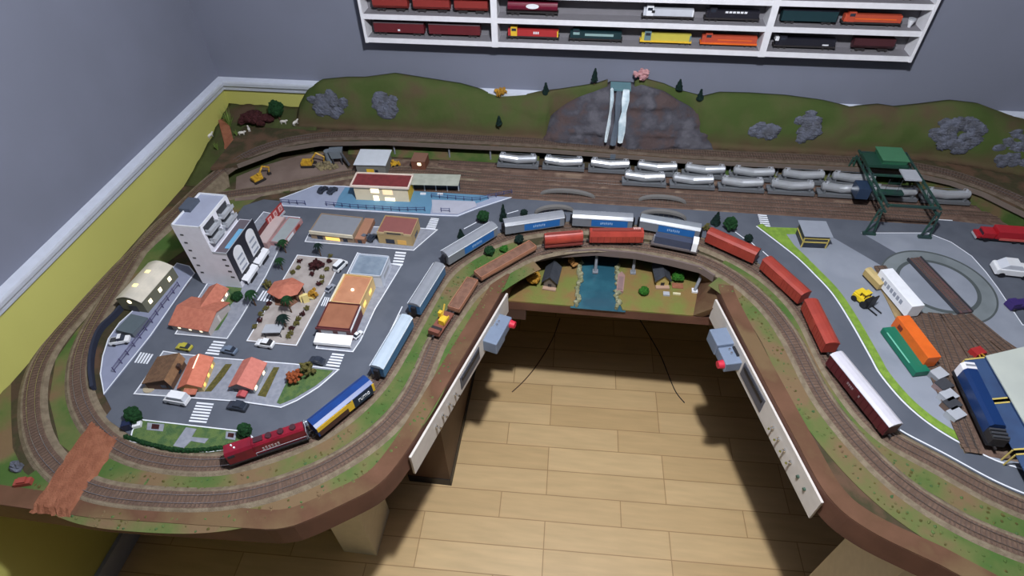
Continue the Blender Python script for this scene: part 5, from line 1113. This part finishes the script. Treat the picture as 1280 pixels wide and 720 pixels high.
for sx in (-1, 1):
    g = MB(); x = sx*W2*.9
    for z in (Hh-.022, Hh): g.b0(x-.003, x+.003, -dy-.01, dy+.012, z-.003, z+.003)
    n_ = 12
    for k in range(n_): y0_ = -dy+2*dy*k/n_; g.tube([(x, y0_, Hh-.022 if k % 2 else Hh), (x, y0_+2*dy/n_, Hh if k % 2 else Hh-.022)], .0014, 5)
    g.build('truss_girder', GANTRY, t)
for y in (-dy, dy*.1, dy): MB().b0(-W2*.9, W2*.9, y-.003, y+.003, Hh-.004, Hh+.003).build('cross_beam', GANTRY, t)
tr = MB().b0(-W2*.95, W2*.55, dy*.35, dy*.85, Hh+.0035, Hh+.012).build('trolley', mat('gantry_dark', (30, 66, 54), .5), t)
MB().b0(-W2*.4, W2*.5, dy*.42, dy*.95, Hh+.012, Hh+.026).build('winch_house', mat('gantry_bright', (42, 96, 70), .5), tr); MB().b0(-W2*.45, W2*.55, dy*.40, dy*.97, Hh+.026, Hh+.029).build('winch_roof', mat('gantry_roof', (66, 118, 86), .5), tr)
MB().b0(-W2-.03, -W2+.01, -dy*.2, dy*.15, Hh-.07, Hh-.03).build('operator_cab', mat('cab_navy', (40, 56, 80), .4), t)
MB().b0(W2*.2, W2*.8, -dy*.1, dy*.3, Hh+.003, Hh+.008).build('grab_plate', LGREY, t)
for x in (-.02, .02): MB().tube([(x, 0, Hh-.005), (x, 0, .07)], .0008, 5).build('cable', DGREY, t)
MB().b0(-.04, .04, -.012, .012, .062, .070).build('spreader', GANTRY, t)
# ================================================================ arch bridges beside road
for a, b, hh, lb in (((675, 244), (744, 249), .030, 'grey bowstring arch at the left, on the far side of the road'), ((797, 252), (858, 256), .030, 'grey bowstring arch at the right, on the far side of the road'), ((668, 268), (718, 266), .032, 'dark bowstring arch at the left, behind the blue coaches'), ((800, 270), (858, 276), .032, 'dark bowstring arch at the right, behind the blue coaches')):
    A, B = P(*a), P(*b); d = B-A; L_ = d.length; t = thing('bridge_arch', lb, 'bridge', ((A.x+B.x)/2, (A.y+B.y)/2, T+.003), atan2(d.y, d.x), 'bowstring arches along the road')
    o_ = [(L_/2*cos(pi*i/16), hh*sin(pi*i/16)) for i in range(17)]; n_ = [(L_/2*.93*cos(pi*i/16), (hh-.010)*sin(pi*i/16)) for i in range(17)]
    MB().ext(o_+n_[::-1], -.007, .007, 'y').build('arch_rib', mat('arch_grey', (112, 110, 108), .8), t)
    for k in range(-3, 4): x = k*L_/9; z = hh*.94*math.sqrt(max(.01, 1-(x/(L_/2))**2)); MB().cyl((x, 0, 0), (x, 0, z-.003), .0009, n=5).build('hanger', MATS['arch_grey'], t)
# ================================================================ valley houses and plants
def vat(px, py, h=.02): return at(px, py, ZV+h)
def vhouse(px, py, label, ang, rm, wm, light=False):
    b = vat(px, py, .03); t = thing('valley_cottage', label, 'house', (b.x, b.y, ZV), radians(ang))
    MB().ext([(-.020, 0), (-.020, .03), (0, .052), (.020, .03), (.020, 0)], -.038, .032, 'y').build('walls', wm, t)
    for s_ in (-1, 1): MB().ext([(0, .0535), (s_*.027, .026), (s_*.027, .029), (0, .0565)], -.045, .04, 'y').build('roof_slope', rm, t)
    MB().b0(-.006, .006, -.0392, -.0376, 0, .018).build('door', BLACK, t); MB().b0(-.022, .022, -.052, -.038, .001, .006).build('porch', mat('porch_beige', (170, 140, 120)), t); return t
sr = mat('slate_dark_roof', (58, 62, 70), .8, c2=(48, 52, 60), scale=60)
vhouse(690, 342, 'dark slate roofed cottage on the left bank of the valley', -6, sr, mat('cottage_wall', (110, 100, 92))); vhouse(827, 340, 'dark roofed cottage with yellow front on the right bank', 6, sr, mat('cottage_yellow', (184, 164, 96)))
def vtree(px, py, h, r, kind, m, label): b = vat(px, py, h*.5); return tree(px, py, h, r, kind, m, label, base=Vector((b.x, b.y, ZV)))
vtree(667, 348, .045, .026, 'round', LEAFG, 'bright golden yellow round tree in the left of the valley'); vtree(714, 328, .04, .022, 'loose', mat('leaf_rust', (170, 124, 70)), 'small orange brown tree by the left bridge pillar'); vtree(805, 364, .026, .017, 'round', LEAFB, 'round bright green bush near the right river bank'); vtree(848, 346, .036, .022, 'round', LEAFB, 'round green bush right of the yellow fronted cottage')
b = vat(776, 352, .008); t = thing('river_barge', 'small reddish grey boat lying along the right river bank', 'boat', (b.x, b.y, ZV-.002), radians(86))
MB().prism([(-.045, -.011), (.03, -.012), (.048, 0), (.03, .012), (-.045, .011)], .0, .012).build('hull', mat('boat_pinkish', (150, 118, 114), .7), t); MB().b0(-.04, .02, -.008, .008, .012, .015).build('deck_cover', mat('boat_cover', (128, 104, 104), .8), t)
b = vat(833, 367, .004); tag(MB().b0(b.x-.010, b.x+.010, b.y-.008, b.y+.008, ZV, ZV+.006).build('stone_table', LGREY), 'small square grey table on the grass before the right cottage', 'table')
b = vat(846, 367, .004); tag(MB().b0(b.x-.012, b.x+.012, b.y-.003, b.y+.003, ZV, ZV+.006).build('garden_bench', mat('bench_cream', (214, 206, 170))), 'cream garden bench beside the small grey table', 'bench')
b = vat(847, 357, .002); tag(MB().b0(b.x-.018, b.x+.018, b.y-.012, b.y+.012, ZV, ZV+.0025).build('garden_plot', REDEARTH), 'reddish garden plot right of the yellow fronted cottage', 'garden')
# ================================================================ trees
TR = [(576, 292, .040, .013, 'cone', LEAFD, 'small dark cypress standing left of the round green tree'), (604, 271, .056, .022, 'round', LEAF, 'round green tree between the road and third coach'), (629, 266, .075, .013, 'cone', LEAFD, 'tallest dark cypress beside the left end of the coaches'), (655, 266, .03, .013, 'round', LEAFD, 'small dark bush behind the cypress at the road edge'), (649, 299, .034, .016, 'round', LEAFD, 'dark round bush between coach and brown open wagon'), (612, 314, .036, .018, 'round', LEAF, 'green bush between the coach and brown wagon, left'), (630, 311, .026, .014, 'round', LEAFB, 'light green low bush between the two trains'),
 (896, 273, .055, .016, 'cone', LEAFD, 'dark cypress behind the first red boxcar'), (913, 280, .056, .023, 'round', LEAF, 'full round green tree behind the first red boxcar'), (936, 298, .034, .014, 'round', LEAFD, 'small dark round bush between the white road dashes'), (884, 284, .036, .016, 'loose', LEAFY, 'olive shrub between the blue coach and red boxcar'),
 (167, 519, .050, .022, 'round', LEAF, 'green tree at the left end of the park lawn'), (306, 538, .050, .018, 'round', LEAF, 'dark green tree behind the maroon locomotive'),
 (369, 471, .046, .022, 'loose', LEAFO, 'orange autumn tree on the triangular corner lawn'), (384, 461, .050, .024, 'loose', LEAFY, 'olive brown tree behind the orange autumn tree'),
 (355, 309, .050, .022, 'palm', LEAF, 'palm on the sidewalk by the low market shop'), (351, 331, .046, .020, 'palm', LEAF, 'palm in front of the black arched facade'), (316, 374, .056, .024, 'palm', LEAF, 'palm beside the crosswalk left of the gazebo'), (361, 382, .064, .022, 'palm', LEAF, 'green palm in front of the gazebo roof'), (399, 313, .050, .018, 'palm', LEAFD, 'dark palm above the upper plaza kerb'), (355, 403, .046, .024, 'palm', LEAFD, 'drooping dark palm behind the bus shelter'), (334, 355, .030, .016, 'loose', LEAFY, 'brownish shrub on the sidewalk left of the gazebo'),
 (396, 331, .034, .024, 'loose', LEAFR, 'dark maroon tree at the top of the plaza'), (391, 367, .036, .018, 'loose', LEAFG, 'golden tree beside the pale yellow slide'), (296, 371, .032, .018, 'round', LEAF, 'green shrub in the yard below the tower')]
for a in TR: tree(*a)
sh = [(376, 330), (374, 338), (368, 344), (413, 330), (410, 340), (404, 350), (400, 358), (414, 324), (385, 389), (380, 396), (374, 402), (372, 408), (366, 414), (365, 420), (362, 424), (338, 383), (334, 389), (328, 396), (326, 404), (320, 412), (404, 356), (392, 346)]
rows = [('upper left', 0, 3), ('upper right', 3, 8), ('lower right', 8, 15), ('lower left', 15, 20), ('middle right', 20, 22)]
for rn, i0, i1 in rows:
    for i in range(i0, i1):
        x, y = sh[i]; b = P(x, y); tree(x, y, .014, .009, 'loose', LEAFY if i % 3 else LEAFR, '%s planted shrub, %s from the top in the %s flower row of the plaza' % ('olive' if i % 3 else 'maroon', ORD[i-i0], rn), 'shrub', 'shrub', group='plaza shrubs', base=Vector((b.x, b.y, T+.006)))
def htree(px, py, Y, h, r, kind, m, label):
    q = wall(px, py, Y); z = q.z; t = thing('tree', label, 'tree', (q.x, Y, z)); MB().cyl((0, 0, -.01), (0, 0, h*.5), .0018, n=6).build('trunk', TRUNK, t); c = MB(); crown(c, kind, h, r); c.build('foliage', m, t)
htree(743, 103, 2.068, .052, .013, 'cone', LEAFD, 'dark cypress on the hilltop left of the waterfall'); htree(682, 119, 2.068, .048, .014, 'cone', LEAFD, 'dark cypress on the ridge at the left edge of the cliff'); htree(624, 157, 1.988, .040, .013, 'cone', LEAFD, 'small dark tree halfway down the left green hill'); htree(626, 121, 2.066, .034, .024, 'loose', LEAFG, 'golden orange tree on the ridge before the white rail'); htree(848, 114, 2.07, .044, .014, 'cone', LEAFD, 'dark tree on the ridge, nearest right of the pink tree'); htree(874, 126, 2.068, .044, .014, 'cone', LEAFD, 'dark tree on the ridge, farther right of the pink tree'); htree(802, 101, 2.072, .044, .030, 'loose', LEAFP, 'pink blossom tree at the top right of the waterfall')
q = ground(350, 150); tree(0, 0, .085, .032, 'round', LEAF, 'large round green bush on the dark corner mound', base=q)
q = ground(320, 152); c = MB()
for _ in range(40): a = random.random()*6.28; r = random.random()**.5; c.blob((q.x+cos(a)*r*.06, q.y+sin(a)*r*.035, q.z+.01+.03*(1-r)), .018, .016, .014, .3, 6, 4)
tag(c.build('shrub_mass', LEAFR), 'dark maroon mass of shrubs on the corner mound', 'shrub', kind='stuff')
for i, (x, y, lb) in enumerate(((288, 158, 'spiky light green plant in the corner against the yellow wall'), (272, 187, 'small spiky plant on the mound edge beside the left wall'), (296, 170, 'low spiky green plant beside the orange dirt path'))):
    q = ground(x, y); t = thing('spiky_plant', lb, 'plant', q); m = MB(); H_ = (.10, .035, .03)[i]
    for k in range(34): a = random.random()*6.28; e = Vector((cos(a)*random.random()*H_*.35, sin(a)*random.random()*H_*.35, H_*random.uniform(.4, 1))); s_ = Vector((-sin(a), cos(a), 0))*.0022; m.add([s_, -s_, e, e*.5+Vector((0, 0, .004))], [(0, 1, 2), (0, 3, 2), (1, 3, 2), (0, 1, 3)])
    m.build('leaves', mat('spiky_green', (104, 128, 58), .8), t)
def cow(px, py, ang, label, base=None):
    q = base or ground(px, py); t = thing('toy_cow', label, 'cow', (q.x, q.y, q.z), ang); wm = mat('cow_white', (210, 206, 200), .7)
    m = MB(); m.blob((0, 0, .012), .013, .0052, .0055, .05, 10, 7); m.blob((.015, 0, .016), .0048, .003, .0034, .05, 8, 6); m.cyl((.009, 0, .014), (.013, 0, .0165), .003, n=8)
    for x in (-.009, .008):
        for y in (-.003, .003): m.cyl((x, y, .010), (x+.0005, y, .0005), .0014, .0009, 6)
    m.cyl((-.0125, 0, .014), (-.0145, 0, .006), .0006, n=5); m.build('body', wm, t)
cow(303, 169, .2, 'white toy cow beside the orange path on the mound'); cow(312, 164, 2.2, 'small white toy cow behind the one beside the path'); cow(355, 155, .1, 'white toy cow below the large round green bush'); cow(370, 156, 1.2, 'white toy cow nearest the left hill foot'); cow(264, 172, 1.4, 'pale toy cow against the yellow left wall')
b = P(1276, 214, .07); cow(0, 0, 2.8, 'white toy cow at the foot of the far right hill', Vector((b.x, b.y, T+HL)))
b = P(32, 605); t = thing('toy_wreck', 'small red toy part lying on the grass near the dirt crossing', 'toy', (b.x, b.y, T+.0025), .3); MB().b0(-.018, .018, -.008, .008, 0, .012).b0(-.008, .010, -.007, .007, .012, .018).build('body', mat('wreck_red', (150, 66, 56), .7), t)
b = P(24, 585); rk = MB(); rk.blob((b.x, b.y, T+.008), .016, .012, .014, .3, 8, 6); tag(rk.build('boulder', ROCK2), 'grey boulder on the grass above the small red toy part', 'rock')
# signal posts, mailbox
b = P(163, 536); t = thing('post_box', 'small navy post box at the left corner of the park', 'box', (b.x, b.y, T+.0032), .4); MB().b0(-.010, .010, -.008, .008, 0, .024).build('body', NAVY, t); MB().b0(.011, .030, -.008, .008, .0, .012).build('white_side_box', WHITE, t)
# fences
def fence(pts, label, m, h=.02, step=.03, z=.006):
    p = resample([Vector((q.x, q.y, T+z)) for q in W(pts)], step); t = thing('fence', label, 'fence', (0, 0, 0))
    for q in p: MB().b0(q.x-.001, q.x+.001, q.y-.001, q.y+.001, T+z, T+z+h).build('post', m, t)
    if len(p) > 1: MB().ring(p, .0006, -.0006, T+z+h-.003, T+z+h-.0015).ring(p, .0006, -.0006, T+z+h*.45, T+z+h*.45+.0015).build('rail', m, t)
pur = mat('fence_purple', (84, 80, 118), .6); nf = mat('fence_navy', (58, 66, 110), .6)
fence([(146, 467), (180, 422), (206, 386), (232, 352)], 'purple grey railing along the warehouse strip kerb', pur, .022); fence([(353, 256), (382, 258), (392, 259)], 'navy railing at the left of the station forecourt', nf); fence([(409, 259), (440, 262), (500, 266), (538, 266)], 'navy railing in front of the lit station', nf); fence([(552, 267), (572, 268)], 'short navy railing panel right of the crosswalk', nf); fence([(540, 249), (596, 254), (612, 250), (646, 243)], 'navy railing along the right end of the blue platform', nf)
# ================================================================ wall display case
YC = 2.035
zb0 = wall(1136, 71, YC).z; zb1 = wall(1141, 37.5, YC).z; zb2 = wall(1156, 5.5, YC).z; pit = (zb2-zb0)/2
xa = wall(459, 47, YC).x-.004; xb = wall(1136, 76, YC).x+.004
d1, d2 = wall(618.6, 49, YC).x, wall(954, 62, YC).x
case = thing('display_case', 'white wall display case with shelves full of model locomotives', 'shelf', (0, 0, 0)); wh_ = mat('case_white', (222, 222, 228), .5)
tiers = 6; ztop = zb0+pit*tiers; bt = .017
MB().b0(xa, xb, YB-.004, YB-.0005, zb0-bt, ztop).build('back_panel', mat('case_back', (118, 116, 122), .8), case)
for i in range(tiers+1):
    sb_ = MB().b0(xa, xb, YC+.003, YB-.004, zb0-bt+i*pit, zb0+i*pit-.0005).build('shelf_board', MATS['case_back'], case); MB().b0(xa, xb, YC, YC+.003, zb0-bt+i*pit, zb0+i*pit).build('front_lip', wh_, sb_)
for x, w_ in ((xa, .010), (d1, .022), (d2, .022), (xb, .010)): MB().b0(x-w_/2, x+w_/2, YC-.002, YB-.0045, zb0-bt-.001, ztop+.001).build('upright', wh_, case)
YS = 2.066
def shelf_item(px0, px1, tier, kind, label, m, m2=None, m3=None, y0=30):
    z = zb0+tier*pit+.0003; py = {0: 60, 1: 26, 2: 0}[tier]; a, b = wall(px0, py, YC).x, wall(px1, py, YC).x; L_ = b-a
    t = thing('model_'+kind, label, 'model train', ((a+b)/2, YS, z), 0, 'models in the wall display case'); w = .028; sc = 1.0
    MB().b0(-L_/2+.004, L_/2-.004, -.009, .009, 0, .003).build('track_strip', mat('strip_grey', (110, 108, 112)), t)
    if kind == 'boxcar':
        MB().b0(-L_/2, L_/2, -w/2, w/2, .014, .046).build('body', m, t); MB().ext([(-w/2-.001, .046), (w/2+.001, .046), (0, .050)], -L_/2, L_/2).build('roof', m2 or m, t)
    elif kind == 'tank_wagon':
        MB().cyl((-L_/2+.003, 0, .034), (L_/2-.003, 0, .034), .0165, n=20).build('tank', m, t); MB().b0(-L_/2, L_/2, -.012, .012, .012, .017).build('frame', UNDER, t)
        if m2: MB().ext([(cos(pi*k/10)*.022, .036+sin(pi*k/10)*.008) for k in range(20)], -.0172, -.0155, 'y').build('oval_emblem', m2, t)
    elif kind == 'hopper':
        MB().ext([(-w/2, .046), (w/2, .046), (w/2, .024), (.006, .014), (-.006, .014), (-w/2, .024)], -L_/2, L_/2).build('body', m, t)
    else:
        MB().b0(-L_/2, L_/2, -w/2, w/2, .011, .016).build('frame', UNDER if m3 is None else m3, t); MB().b0(-L_/2+.004, L_/2-.004, -.011, .011, .016, .038).build('hood', m, t)
        MB().b0(-L_/2+.014, -L_/2+.036, -w/2+.001, w/2-.001, .016, .046).build('cab', m2 or m, t); MB().b0(-L_/2+.017, -L_/2+.033, -w/2+.0002, -w/2+.0014, .033, .042).build('cab_window', GLASS, t)
        if m2: MB().b0(L_/2-.008, L_/2-.0035, -.0125, .0125, .016, .036).build('end_panel', m2, t)
    for s_ in (-1, 1):
        b_ = MB(); x = s_*(L_/2-.028)
        for dx in (-.01, .01):
            for y in (-.009, .009): b_.cyl((x+dx, y-.0012, .008), (x+dx, y+.0012, .008), .005, n=10)
        b_.box(x, 0, .009, .03, .016, .006).build('bogie', UNDER, t)
    return t, L_
mm = mat('model_maroon', (96, 28, 36), .5); mr = mat('model_brick', (134, 44, 40), .5); dg = mat('model_dark_green', (26, 52, 58), .4); bkb = mat('model_black', (32, 32, 42), .4); og = mat('model_orange_red', (182, 76, 54), .4)
t, _ = shelf_item(470, 531, 0, 'boxcar', 'maroon model boxcar at the left end of the lowest display shelf', mm, mat('model_roof_grey', (96, 84, 90))); MB().b0(-.004, .004, -.0152, -.0138, .02, .026).build('white_label', WHITE, t)
shelf_item(537, 600, 0, 'boxcar', 'maroon model boxcar left of the first upright on the lowest shelf', mm, MATS['model_roof_grey'])
t, L_ = shelf_item(633, 698, 0, 'locomotive', 'red model locomotive with yellow cab on the lowest display shelf', mat('model_red', (170, 50, 52), .4), YEL); m = MB(); text_mb(m, 'RRR', .012, Matrix.Translation((.01, -.0116, .027)) @ Matrix.Rotation(pi/2, 4, 'X')) if False else [m.box(.004+k*.007, -.0114, .028, .005, .0006, .008) for k in range(3)]; m.build('lettering', WHITE, t)
t, L_ = shelf_item(710, 777, 0, 'locomotive', 'dark green model locomotive with pale stripe on the lowest shelf', dg); MB().b0(-L_*.2, L_*.33, -.0118, -.0108, .024, .032).b0(-L_*.42, -L_*.30, -.0142, -.0130, .028, .036).build('pale_stripe', mat('pale_green', (136, 164, 164)), t)
t, L_ = shelf_item(799, 864, 0, 'locomotive', 'yellow and grey blue model locomotive on the lowest display shelf', mat('model_yellow', (190, 178, 76), .4), mat('model_teal_grey', (96, 122, 130)), YEL)
t, L_ = shelf_item(875, 947, 0, 'locomotive', 'orange red model locomotive left of the second upright, lowest shelf', og, og, ORANGE); MB().b0(-L_*.2, L_*.4, -.0118, -.0108, .024, .027).build('stripe', ORANGE, t)
t, L_ = shelf_item(968, 1047, 0, 'locomotive', 'black model locomotive with white nose on the lowest shelf', bkb); MB().b0(-L_/2+.001, -L_/2+.012, -.0125, .0125, .03, .042).b0(L_*.28, L_*.38, -.0118, -.0108, .018, .022).build('white_marking', WHITE, t)
shelf_item(1068, 1120, 0, 'hopper', 'dark maroon model hopper at the right end of the lowest shelf', mat('model_plum', (70, 34, 40), .5))
for i, (a, b, lb) in enumerate(((467, 510, 'left'), (517, 562, 'middle'), (568, 609, 'right'))): shelf_item(a, b, 1, 'hopper', 'brick red model hopper, %s one of three on the second shelf' % lb, mr)
shelf_item(633, 697, 1, 'tank_wagon', 'dark maroon model tank wagon with white oval on the second shelf', mat('model_wine', (104, 18, 44), .35), WHITE)
t, L_ = shelf_item(802, 868, 1, 'locomotive', 'silver white model locomotive on the second display shelf', mat('model_silver', (190, 194, 204), .35), WHITE); MB().b0(-L_*.32, -L_*.26, -.0142, -.0130, .026, .034).build('dark_mark', BLACK, t)
t, L_ = shelf_item(881, 951, 1, 'locomotive', 'black model locomotive with white lettering on the second shelf', bkb)
MB_l = MB(); [MB_l.box(-.02+k*.012, -.0114, .034, .009, .0006, .006) for k in range(6)]; MB_l.build('lettering', WHITE, t)
shelf_item(978, 1048, 1, 'boxcar', 'dark green model boxcar on the second shelf, right bay', dg, bkb); t, L_ = shelf_item(1056, 1132, 1, 'locomotive', 'orange red model locomotive at the right end of second shelf', og, og); MB().b0(-L_*.3, L_*.4, -.0118, -.0108, .024, .027).build('stripe', ORANGE, t)
b = wall(1146, 26, YC); t = thing('model_signal_cone', 'small white cone shaped model beside the orange red locomotive', 'model', (b.x, YS, zb0+pit+.0003)); MB().cyl((0, 0, 0), (0, 0, .024), .004, .011, 12).build('cone', WHITE, t); MB().cyl((0, 0, .024), (0, 0, .028), .011, .011, 12).build('rim', LGREY, t)
shelf_item(1075, 1150, 2, 'hopper', 'maroon model hopper just visible at the top right of the case', mm)
# ================================================================ control panels, throttles, floor cables
def panel(A, B, z1, hgt, sgn, label, toggles, dark, meter, ud):
    a, b = at(*A, z1), at(*B, z1); d = b-a; L_ = d.length; u = d.normalized(); n = Vector((-u.y, u.x, 0))*sgn   # n points toward the aisle
    c = (a+b)/2+n*.005; an = atan2(u.y, u.x); t = thing('control_panel', label, 'control panel', (c.x, c.y, z1), an)
    s_ = sgn
    MB().b0(-L_/2, L_/2, -.003, .003, -hgt, 0).build('plate', PANEL, t)
    m0, m1 = meter; m = MB().b0(-L_/2+m0*L_, -L_/2+m1*L_, s_*.003-.002, s_*.003+.002, -hgt+.018, -.012).build('switch_bank', mat('switch_grey', (84, 86, 96), .6), t)
    MB().b0(-L_/2+m0*L_+.008, -L_/2+m1*L_-.008, s_*.0045, s_*.0075, -.030, -.020) .build('black_slot', BLACK, m)
    for q in toggles: x = -L_/2+q*L_; MB().cyl((x, s_*.003, -hgt*.45), (x, s_*.007, -hgt*.45), .005, n=10).cyl((x, s_*.007, -hgt*.45), (x+.004, s_*.020, -hgt*.38), .0026, .0034, 8).build('toggle_switch', CHROME, t)
    for q in dark: x = -L_/2+q*L_; MB().cyl((x, s_*.003, -hgt*.45), (x, s_*.008, -hgt*.45), .004, n=10).build('push_button', mat('button_dark', (60, 84, 70)), t)
    return c, u, n, an
cL = panel((632, 366), (510, 571), T-.012, .082, 1, 'white control panel with toggle switches under the left table edge', (.66, .70, .74, .79) if False else (.62, .68, .74, .80), (), (.36, .56), 1)
cR = panel((897, 374), (1031, 628), T-.012, .082, -1, 'white control panel with toggle switches under the right table edge', (.66, .71, .76, .81), (.87, .92), (.36, .56), 1)
def throttle(px, py, info, z, label, sgn):
    _, u, n, an = info; q = at(px, py, z); t = thing('throttle_controller', label, 'controller', (q.x, q.y, z-.02), an)
    s_ = sgn; D_ = Vector
    MB().b0(-.075, .010, -.032, .032, -.03, .02).build('housing', BOX, t, bevel=.003); MB().b0(.010, .075, -.032, .020, -.03, .006).build('lower_housing', BOX, t, bevel=.003)
    MB().b0(.020, .055, -.026*1, -.004, .006, .009).build('black_plate', BLACK, t) ; return t
def throttle2(px, py, info, z, label, s_, flip):
    _, u, n, an = info; q = at(px, py, z); t = thing('throttle_controller', label, 'controller', (q.x, q.y, z), an); k = flip
    def bx(x0, x1, y0, y1, z0, z1): return MB().b0(min(k*x0, k*x1), max(k*x0, k*x1), min(s_*y0, s_*y1), max(s_*y0, s_*y1), z0, z1)
    bx(0, .062, -.030, .034, -.046, .0).build('housing', BOX, t, bevel=.003)
    bx(-.062, 0, -.030, .030, -.046, -.010).build('switch_housing', BOX, t, bevel=.003)
    bx(-.040, -.006, -.030, -.010, -.0102, -.004).build('terminal_block', BLACK, t)
    for i in range(2): MB().cyl((k*(-.014-.014*i), s_*.002, -.0102), (k*(-.014-.014*i), s_*.002, -.003), .0035, n=8).build('terminal_screw', CHROME, t)
    MB().cyl((k*-.048, s_*.030, -.026), (k*-.048, s_*.046, -.026), .013, .011, 16).build('red_knob', REDK, t)
throttle2(618, 408, cL, T-.03, 'blue grey throttle box with red knob on the left panel', 1, 1); throttle2(911, 430, cR, T-.03, 'blue grey throttle box with red knob on the right panel', -1, -1)
bx_ = P(646, 392, -.13); tag(MB().b0(vx0-.02, vx0+.07, vy0+.002, vy0+.03, ZV-.09, ZV-.041).build('junction_box', mat('junction_brown', (70, 48, 42), .6)), 'dark brown junction box under the left end of the valley', 'box')
for pts, lb in (([(800, 400), (812, 420), (826, 445), (838, 475), (846, 492), (858, 506)], 'thin black cable trailing on the floor from under the valley'), ([(700, 398), (690, 425), (672, 455), (655, 476), (640, 490)], 'thin brown cable on the floor at the left of the aisle')):
    p = resample(spline([at(x, y, .003) for x, y in pts], .02), .02); tag(MB().tube([(q.x, q.y, .003) for q in p], .0022, 6).build('floor_cable', BLACK if 'black' in lb else TIMBER), lb, 'cable')
